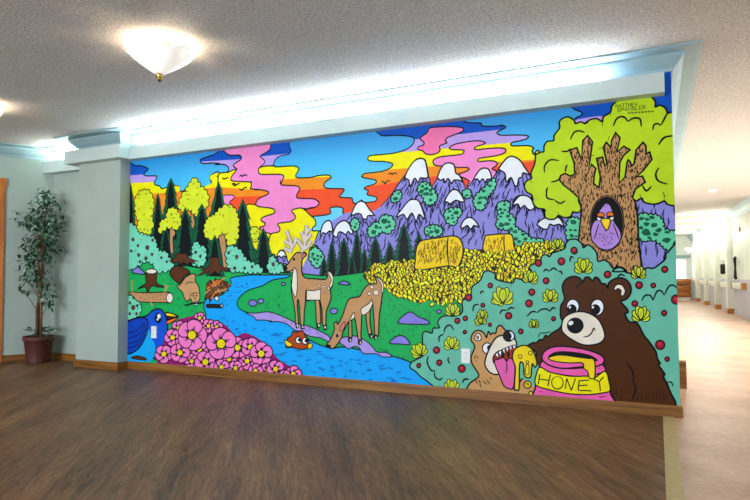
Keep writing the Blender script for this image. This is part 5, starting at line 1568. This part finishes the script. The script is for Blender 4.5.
def draw(pb, op):
    k, col = op[0], op[1]; mm = lambda pts: [(x/1000,z/1000) for x,z in pts]
    if k == 'F':
        pts = mm(op[2]); pts = cat(pts) if op[4] else pts
        pb.poly(pts, col)
        if op[3]: pb.stroke(pts, op[3]/1000, op[5], True)
    elif k == 'B':
        pts = cat(mm(op[2])) if op[4] else mm(op[2]); pb.poly(pts, col); cur = pts
        for n, (c, ln) in enumerate(op[5]):
            (ax,az),(bx,bz) = mm(ln)
            cur = clip_half(pts, lambda p: (bx-ax)*(p[1]-az)-(bz-az)*(p[0]-ax))
            if len(cur) > 2: pb.poly(cur, c, .15*(n+1))
        pb.stroke(pts, op[3]/1000, 'k', True, dl=.9)
    elif k == 'C':
        base = cat(mm(op[2])); n = len(base); bsz = op[4]/1000
        area2 = sum(base[i-1][0]*base[i][1]-base[i][0]*base[i-1][1] for i in range(n)); sg = 1 if area2 > 0 else -1
        ring = [base[0]]; acc = 0
        for i in range(1, n+1):
            p = base[i%n]; acc += math.hypot(p[0]-base[i-1][0], p[1]-base[i-1][1])
            if acc >= bsz*(.8+.4*((i*37)%10)/10) and i < n: ring.append(p); acc = 0
        out = []; m_ = len(ring)
        for i in range(m_):
            a, c = ring[i], ring[(i+1)%m_]; dx, dz = c[0]-a[0], c[1]-a[1]
            for j in range(4):
                t = j/4; h = math.sin(math.pi*t)**.7*.36*sg if j else 0
                out.append((a[0]+dx*t+dz*h, a[1]+dz*t-dx*h))
        pb.poly(out, col); pb.stroke(out, op[3]/1000, 'k', True)
    elif k == 'L':
        pts = cat(mm(op[2]), False) if (op[4] and len(op[2]) > 2) else mm(op[2])
        pb.stroke(pts, op[3]/1000, col, False, taper=bool(op[4]) and col == 'k')
    elif k == 'E':
        pts = ell(op[2]); pb.poly(pts, col)
        if op[3]: pb.stroke(pts, op[3]/1000, op[4], True)
    elif k == 'H':
        rng = random.Random(op[8]); poly = mm(op[2])
        for p in scatter(poly, op[3], rng):
            a = op[5]+rng.gauss(0, op[6]); l = op[4]/1000*rng.uniform(.5,1.2); dx, dz = math.sin(a)*l/2, math.cos(a)*l/2
            q = [(p[0]-dx,p[1]-dz),(p[0]+rng.uniform(-.1,.1)*l,p[1]),(p[0]+dx,p[1]+dz)]
            if inside(q[0], poly) and inside(q[2], poly): pb.stroke(q, op[7]/1000, col, False, True)
    elif k == 'D':
        rng = random.Random(op[5]); poly = mm(op[2])
        done = []
        for p in scatter(poly, op[3], rng):
            r = op[4]/1000*rng.uniform(.55,1.2); a0 = rng.uniform(0,6.3); n = 8
            q = [(p[0]+r*rng.uniform(.6,1.2)*math.cos(a0+i*6.283/n)*1.3, p[1]+r*rng.uniform(.6,1.2)*math.sin(a0+i*6.283/n)) for i in range(n)]
            if all(inside(t, poly) for t in q) and all(math.hypot(p[0]-d_[0],p[1]-d_[1]) > 1.05*(r+d_[2]) for d_ in done): pb.poly(q, col, .3); done.append((p[0],p[1],r))
    elif k == 'S':
        rng = random.Random(op[5]); poly = mm(op[2]); ln0 = op[4]/1000; dx0, dz0 = ln0*.56, ln0*.46
        xs = [p[0] for p in poly]; zs = [p[1] for p in poly]; rows = int((max(zs)-min(zs))/dz0)+1; cols = int((max(xs)-min(xs))/dx0)+1
        for r in range(rows):
            for c_ in range(cols):
                p = (min(xs)+(c_+rng.uniform(.1,.9)+.5*(r%2))*dx0, max(zs)-(r+rng.uniform(.2,.8))*dz0)
                if not inside(p, poly): continue
                ln = ln0*rng.uniform(.75,1.2); a = rng.gauss(0,.65); wd = ln*.26; dl = (c_%3)*.8
                f = lambda x, y: (p[0]+x, p[1]-ln*.45-y)
                pb.poly(leaf_shape(f, 0, ln*.06, a, ln*1.16, wd*1.75), 'wheatd', dl); pb.poly(leaf_shape(f, 0, 0, a, ln, wd), rng.choice(['wheat1','wheat1','wheat2']), dl+.4)
            Paint.level += 2.4
    elif k == 'N':
        f = local(op[2]); T = 7; L = [(0,0)]; rng = random.Random(op[2][0])
        for i in range(1,T+1):
            t = i/T; L.append((t**.62*(.92+rng.uniform(-.1,.12)), t+rng.uniform(-.02,.02)))
            if i < T: L.append((t**.62*.66, t-.03))
        R = [(-x*(.9+rng.uniform(0,.2)),y) for x,y in L[1:]][::-1]
        out = [f(x,y) for x,y in L+R]; pb.poly(out, 'pine'); pb.stroke(out, .006, 'k', True)
        pb.poly([f(x*.62,.06+y*.94) for x,y in L+R], 'pined', .7)
    elif k == 'W':
        f = local(op[2]); n = 5; Paint.level += 2
        for i in range(n):
            a = op[3]+i*2*math.pi/n; ca, sa = math.cos(a), math.sin(a); E_ = []
            for j in range(16):
                t = 2*math.pi*j/16; x = .56+.46*math.cos(t); y = .50*math.sin(t)*(1.05+.12*math.cos(t)); E_.append(f(x*ca-y*sa, x*sa+y*ca))
            pb.poly(E_, 'petal', .5*i-2); pb.stroke(E_, .0115, 'mage', True, dl=.5*i-1.8)
            for d in (-.12, .0, .12): pb.stroke([f(.28*math.cos(a+d*2),.28*math.sin(a+d*2)), f((.62-abs(d))*math.cos(a+d),(.62-abs(d))*math.sin(a+d))], .008, 'mage', dl=.5*i-1.65)
        C_ = [f(.27*math.cos(t*.5236),.27*math.sin(t*.5236)) for t in range(12)]
        pb.poly([f(.31*math.cos(t*.5236)*(1.25 if t%2 else 1),.31*math.sin(t*.5236)*(1.25 if t%2 else 1)) for t in range(12)], 'k', .7); pb.poly(C_, 'fcent', .85)
        for t in range(6): pb.poly([f(.13*math.cos(t*1.047)+.035*math.cos(s),.13*math.sin(t*1.047)+.035*math.sin(s)) for s in (0,1.57,3.14,4.71)], 'hayd', .98)
    elif k == 'K':
        f = local(op[2]); Paint.level += 2
        for n, (a, l) in enumerate([(-1.25,.85),(1.25,.85),(-.75,1.1),(.75,1.1),(-.28,1.3),(.3,1.25),(0,1.1)]):
            q = leaf_shape(f, 0, 0, a, l, .27); pb.poly(q, 'tuft', .42*n-2); pb.stroke(q, .0065, 'k', True, dl=.42*n-1.85)
            e0 = (math.sin(a)*l*.25, -math.cos(a)*l*.25); e1 = (math.sin(a)*l*.7, -math.cos(a)*l*.7); pb.stroke([f(*e0), f(*e1)], .003, 'hayd', dl=.42*n-1.7)
objs = []
for n, (name, par, label, ops) in enumerate(MURAL):
    pb = Paint()
    if n == 0: Paint.level = 3; pb.poly([(X0,Z0),(X1,Z0),(X1,Z1),(X0,Z1)], 'sky')
    for op in ops: Paint.level += 1; draw(pb, op)
    o = pb.build(name, objs[par] if par is not None else None); objs.append(o)
    if label and par is not None: o['label'] = label
    if name in ('painted_wheat_field','slope_hatching'): o['kind'] = 'stuff'
tag(objs[0], 'colourful cartoon forest mural painted across the long back wall', 'mural')

# ------------------------------------------------------------------ outlets on the mural
def outlet(x, z, w, h, label):
    e = tag(empty('wall_outlet', (x, -.0135, z-h/2)), label, 'outlet')
    MB().box(-w/2, w/2, -.006, .013, 0, h, .002).build('cover_plate', MAT['white'], e)
    for zz in (h*.3, h*.7):
        s = MB().lathe([(0,.0),(.016,.0),(.016,.002),(0,.002)], 16).build('socket', MAT['white'], e); s.rotation_euler = (math.pi/2,0,0); s.location = (0,-.006,zz)
        for sx in (-.006,.006): MB().box(sx-.0012, sx+.0012, -.0087, -.0078, zz-.002, zz+.006).build('slot', MAT['blackp'], e)
    return e
outlet(-1.376, 0.337, 0.072, 0.115, 'white double outlet on the mural beside the tan bear')
outlet(-4.718, 0.400, 0.072, 0.125, 'white outlet plate on the painted blue bird')

# ------------------------------------------------------------------ ceiling lamps
m, nt, b = new_mat('frosted_glass_shade'); v = tex_coord(nt); n1 = noise(nt, v, 18, 3)
b.inputs['Base Color'].default_value = (.9,.88,.84,1); b.inputs['Roughness'].default_value = .3
b.inputs['Emission Color'].default_value = (1,.93,.84,1)
rr = nt.nodes.new('ShaderNodeMapRange'); rr.inputs[3].default_value = .12; rr.inputs[4].default_value = .5
nt.links.new(n1.outputs['Fac'], rr.inputs[0]); nt.links.new(rr.outputs[0], b.inputs['Emission Strength']); SHADE = m
def ceiling_lamp(x, y, label):
    e = tag(empty('ceiling_lamp', (x,y,CEIL)), label, 'ceiling lamp', 'ruffled glass ceiling lamps')
    MB().lathe([(0,0),(.075,0),(.075,-.012),(.06,-.02),(0,-.02)], 24).build('ceiling_plate', MAT['brass'], e, True)
    def ruf(i, a, r, z):
        w = max(0,(r-.05)/.17)**1.5; return r*(1+.05*w*math.cos(7*a)), z+.02*w*math.cos(7*a)
    prof = [(.216,-.060),(.198,-.074),(.172,-.096),(.142,-.120),(.108,-.145),(.076,-.168),(.042,-.190),(.012,-.205)]
    MB().lathe(prof+[(r*.985-.001,z+.004) for r,z in prof[::-1]], 64, (0,0,0), ruf).build('glass_shade', SHADE, e, True)
    MB().lathe([(.004,-.02),(.004,-.19)], 8).build('stem', MAT['brass'], e)
    MB().lathe([(0,-.198),(.022,-.200),(.026,-.208),(.015,-.217),(.021,-.228),(.014,-.242),(.005,-.25),(0,-.255)], 16).build('finial', MAT['brass'], e, True)
    l = bpy.data.lights.new('lamp_bulb', 'POINT'); l.energy = 4; l.color = (1,.82,.62); l.shadow_soft_size = .03
    lo = bpy.data.objects.new('lamp_bulb', l); COL.objects.link(lo); lo.parent = e; lo.location = (.06,.0,-.085)
    return e
ceiling_lamp(-2.93, -1.70, 'ruffled white glass ceiling lamp with brass finial')
ceiling_lamp(-5.40, -1.45, 'glass ceiling lamp glowing at the left edge by the door wall')

# ------------------------------------------------------------------ potted ficus in the corner
m, nt, b = new_mat('pot_dark_red_weave'); v = tex_coord(nt, 'Object', (1,1,1)); wv = nt.nodes.new('ShaderNodeTexWave'); wv.bands_direction = 'Z'; wv.inputs['Scale'].default_value = 22; wv.inputs['Distortion'].default_value = 2
nt.links.new(v, wv.inputs['Vector']); nt.links.new(ramp(nt, wv.outputs['Fac'], [(.2,(60,26,20)),(.8,(112,52,40))]), b.inputs['Base Color']); b.inputs['Roughness'].default_value = .5; bump(nt, b, wv.outputs['Fac'], .4, .01); POT = m
SOIL = plain('dark_soil', (40,28,20), .9, .3, 60); BARK = wood('ficus_bark', (70,46,30), (110,76,50), (140,104,74), (20,20,4), .8)[0]
m, nt, b = new_mat('ficus_leaf'); oi = nt.nodes.new('ShaderNodeNewGeometry')
nt.links.new(ramp(nt, oi.outputs['Random Per Island'], [(0,(16,52,32)),(.45,(34,84,52)),(.75,(70,120,84)),(.95,(170,196,170))]), b.inputs['Base Color']); b.inputs['Roughness'].default_value = .35; LEAF = m
pl = tag(empty('potted_ficus', (-6.42,-.10,0)), 'tall artificial ficus in a dark red basket pot in the corner', 'potted plant')
MB().lathe([(0,0),(.118,0),(.122,.01),(.15,.25),(.163,.255),(.166,.30),(.156,.305),(.15,.27),(.14,.26)], 32).build('pot', POT, pl, True)
MB().lathe([(0,.262),(.142,.262)], 24).build('soil', SOIL, pl)
rng = random.Random(5)
tips = []
trs = [[(-.015,0,.25),(-.03,.01,.6),(.0,.0,.95),(.03,.01,1.3),(.05,.02,1.6)],[(.02,.01,.25),(.035,0,.6),(.01,-.015,.95),(-.02,-.02,1.3),(-.05,-.01,1.55)],[(.0,-.02,.25),(.0,-.03,.6),(.025,.015,.95),(.02,.0,1.35),(.09,.0,1.75)]]
for t in trs: MB().tube(cat3(t) if False else t, [.017,.015,.013,.011,.006], 8).build('trunk', BARK, pl, True)
lv = MB(); br_ = MB()
def leaf3(p, d, ln, wd):
    d = d.normalized(); s = d.cross(Vector((rng.uniform(-.4,.4),rng.uniform(-.4,.4),1))).normalized(); nn = s.cross(d)
    a = p; m1 = p+d*ln*.4+s*wd+nn*ln*.06; m2 = p+d*ln*.4-s*wd+nn*ln*.06; mid = p+d*ln*.5; m3 = p+d*ln*.75+s*wd*.55; m4 = p+d*ln*.75-s*wd*.55; e = p+d*ln-nn*ln*.12
    lv.add([a[:],m1[:],m3[:],e[:],m4[:],m2[:],mid[:]], [(0,1,6),(1,2,6),(2,3,6),(3,4,6),(4,5,6),(5,0,6)])
# clusters of foliage: (dx, dy, z, spread, count); plant axis leans like the photographed one
R2 = Vector((.90,.433,0)); F2 = Vector((-.433,.90,0))    # across / away as seen from the room
cl = [(.05,1.92,.10,34),(.12,1.84,.10,34),(-.02,1.76,.13,52),(.12,1.68,.13,62),(-.08,1.6,.15,66),(.1,1.54,.14,74),(-.20,1.62,.09,26),(-.27,1.72,.06,13),(0,1.45,.16,84),(.13,1.40,.10,34),(-.1,1.33,.14,66),(.02,1.24,.13,48),(-.13,1.16,.12,50),(.15,1.30,.09,24),(-.06,1.05,.12,40),(-.17,.98,.08,18),(.05,.92,.09,26),(-.22,.84,.06,10),(.08,.78,.09,26),(.1,.68,.06,14),(-.05,.92,.08,16)]
for (u, z, sp, n) in cl:
    c = R2*u+Vector((0,0,z)); c.z = z
    br_.tube([(0.02*rng.uniform(-1,1),0,max(.5,z-.28)), (c*.5+Vector((0,0,(z-.12)*.5)))[:2]+(z-.12,), c[:]], [.006,.004,.002], 5)
    for _ in range(int(n*1.45)):
        q = c+Vector((rng.gauss(0,sp*.55),rng.gauss(0,sp*.45),rng.gauss(0,sp*.5)))
        if (Vector((q.x-6.42,q.y-.1))-LA).dot(LN) < .11 or q.y > .15: continue
        d = Vector((rng.uniform(-1,1),rng.uniform(-1,1),rng.uniform(-1.1,.25))); leaf3(q, d, rng.uniform(.05,.085), rng.uniform(.013,.02))
for _ in range(46):
    a = rng.uniform(0,6.28); r = rng.uniform(.03,.15); d = Vector((math.cos(a),math.sin(a),rng.uniform(-.3,.6))); leaf3(Vector((r*math.cos(a),r*math.sin(a),rng.uniform(.29,.40))), d, rng.uniform(.06,.09), .02)
f = lv.build('foliage', LEAF, pl); f['kind'] = 'stuff'
br_.build('branches', BARK, pl, True)

# ------------------------------------------------------------------ corridor
before = set(bpy.data.objects)
struct(MB().box(CW, CW+.15, 9.0, 22.0, .85, CEIL).build('wall_corridor_right', MAT['wallw']))
struct(MB().box(CW, CW+.15, 9.0, 22.0, 0, .85).build('wall_corridor_right', MAT['wainscot']))
struct(sweep('trim_3', [(CW,21.99),(CW,9.0)], [(0,2.30),(.02,2.30),(.05,2.36),(.09,2.42),(.10,2.44),(.14,CEIL),(0,CEIL)], MAT['crown']))
struct(sweep('baseboard_corridor', [(CW,21.99),(CW,9.0)], [(0,0),(.015,0),(.015,.1),(0,.1)], MAT['wainscot']))
SCON = emissive('sconce_glass', (1,.95,.86,1), 5)
def sconce(y, label):
    e = tag(empty('wall_sconce', (CW-.30, y, 1.78)), label, 'wall lamp', 'corridor sconces')
    pr = [(.02,0),(.07,.02),(.115,.07),(.13,.13),(.122,.13),(.105,.075),(.06,.03)]
    MB().lathe(pr, 20).build('glass_bowl', SCON, e, True)
    MB().box(.09,.16,-.04,.04,-.02,.10,.006).build('wall_bracket', MAT['white'], e)
    l = bpy.data.lights.new('sconce_bulb','POINT'); l.energy = 24; l.color = (1,.92,.8); l.shadow_soft_size = .06
    lo = bpy.data.objects.new('sconce_bulb', l); COL.objects.link(lo); lo.parent = e; lo.location = (-.02,0,.17)
ys = [12.4, 14.5, 16.9, 19.4]
ordn = ['nearest', 'second', 'third', 'farthest']
for k, y in enumerate(ys):
    struct(MB().box(CW-.14, CW, y-.13, y+.13, .13, CEIL-.02).build('wall_corridor_pilaster', MAT['wallw']))
    tag(MB().box(CW-.15, CW, y-.14, y+.14, 0, .13, .008).build('pilaster_base_block', MAT['oakcap']), '%s oak base block under a corridor pilaster' % ordn[k], 'base block', 'oak base blocks')
    sconce(y-.0, '%s glowing sconce on a corridor pilaster' % ordn[k])
segs = [(10.75,12.05),(12.75,14.15),(14.85,16.55),(17.25,19.05),(19.75,21.5)]
for k, (a, c) in enumerate(segs):
    e = tag(empty('handrail', (CW,(a+c)/2,.66)), ['white handrail with oak ends nearest on the right corridor wall','white handrail between first and second corridor pilasters','white handrail between second and third corridor pilasters','white handrail between third and fourth corridor pilasters','farthest white corridor handrail'][k], 'handrail', 'corridor handrails')
    h = (c-a)/2
    MB().box(-.085,-.05,-h,h,-.03,.11,.012).build('rail', MAT['white'], e)
    for s in (-1,1): MB().box(-.09,0,s*h-.09,s*h+.09,-.035,.115,.012).build('end_cap', MAT['oakcap'], e)
# wall-hung things in the corridor
e = tag(empty('wall_phone', (CW, 11.55, 1.22)), 'black handset hanging on the near corridor wall', 'phone')
MB().box(-.03,0,-.05,.05,-.02,.06,.005).build('cradle', MAT['white'], e)
MB().tube([(-.05,0,.16),(-.075,0,.13),(-.07,0,-.1),(-.075,0,-.32),(-.05,0,-.36)], [.035,.035,.022,.035,.035], 10).build('handset', MAT['blackp'], e, True)
e = tag(empty('dispenser', (CW, 13.6, 1.10)), 'black dispenser box on the corridor wall beyond the nearest pilaster', 'dispenser')
MB().box(-.11,0,-.075,.075,-.12,.14,.01).build('body', MAT['blackp'], e); MB().box(-.10,-.01,-.06,.06,.14,.26,.01).build('top_cover', MAT['white'], e); MB().box(-.09,-.04,-.02,.02,-.15,-.12).build('spout', MAT['white'], e)
e = tag(empty('wall_switch', (CW, 10.95, 1.15)), 'slim white switch plate on the corridor wall by the frame edge', 'switch')
MB().box(-.008,0,-.04,.04,-.15,.15,.002).build('cover_plate', MAT['white'], e); MB().box(-.014,-.008,-.012,.012,-.03,.03).build('toggle', MAT['white'], e)
e = tag(empty('fire_alarm', (CW, 11.2, 2.0)), 'small dark alarm device high on the corridor wall', 'alarm')
MB().box(-.03,0,-.035,.035,-.06,.06,.006).build('housing', MAT['oakcap'], e); MB().box(-.036,-.03,-.02,.02,-.035,.0).build('grille', MAT['blackp'], e)
# the right-hand corridor wall runs slightly askew: turn everything on it about its own line
bpy.context.view_layer.update()
RW = Matrix.Translation((1.70,12.3,0)) @ Matrix.Rotation(.045, 4, 'Z') @ Matrix.Translation((-CW,-12.3,0))
for o in set(bpy.data.objects)-before:
    if o.parent is None: o.matrix_world = RW @ o.matrix_world
struct(MB().box(XR-.2, CW+.2, 22.0, 22.15, 0, CEIL).build('wall_corridor_end', MAT['wallw']))
# ceiling devices in the corridor
e = tag(empty('smoke_detector', (.95, 7.7, CEIL)), 'round white smoke detector on the corridor ceiling', 'smoke detector')
MB().lathe([(0,0),(.07,0),(.07,-.02),(.05,-.04),(0,-.045)], 24).build('housing', MAT['wallw'], e, True); MB().lathe([(0,-.044),(.02,-.044),(.02,-.05),(0,-.052)], 12).build('sensor_cap', MAT['white'], e, True)
e = tag(empty('fire_sprinkler', (1.12, 12.6, CEIL)), 'small brass sprinkler head on the corridor ceiling', 'sprinkler')
MB().lathe([(0,0),(.06,0),(.055,-.01),(0,-.012)], 16).build('escutcheon', MAT['white'], e, True); MB().lathe([(.012,-.01),(.012,-.05),(.04,-.055),(.04,-.06),(0,-.06)], 12).build('sprinkler_head', MAT['brass'], e, True)
# corridor end: bright window and a wooden chest
PANE = emissive('daylit_pane', (.93,.97,1,1), 3.2)
w = struct(empty('window_1', (.68,22.0,.82)))
MB().box(-.35,.35,-.03,0,0,.72).build('pane', PANE, w)
for a in [(-.41,-.35,-.06,.78),(.35,.41,-.06,.78)]: MB().box(a[0],a[1],-.06,0,a[2],a[3]).build('window_frame', MAT['white'], w)
MB().box(-.35,.35,-.06,0,.72,.78).build('window_frame', MAT['white'], w); MB().box(-.45,.45,-.09,0,-.09,0).build('window_sill', MAT['white'], w)
struct(MB().box(XR, 1.22, 21.9, 22.0, 1.64, 1.74).build('trim_4', MAT['crown']))
e = tag(empty('wooden_settee', (.66,20.9,0)), 'brown settee with rolled cushions at the corridor end', 'settee')
for k in range(3): MB().box(-.52,.5,-.40,.42,.11+k*.235,.11+(k+1)*.235-.012,.045).build('cushion_roll', MAT['sofa'], e, True)
MB().box(-.5,.44,-.36,.4,0,.115).build('base', MAT['white'], e)
tag(MB().box(XR, XR+.085, 1.15, 1.24, 0, .23, .003).build('corner_guard', MAT['oak']), 'short brown wood block on the corridor side just past the mural', 'wood block')
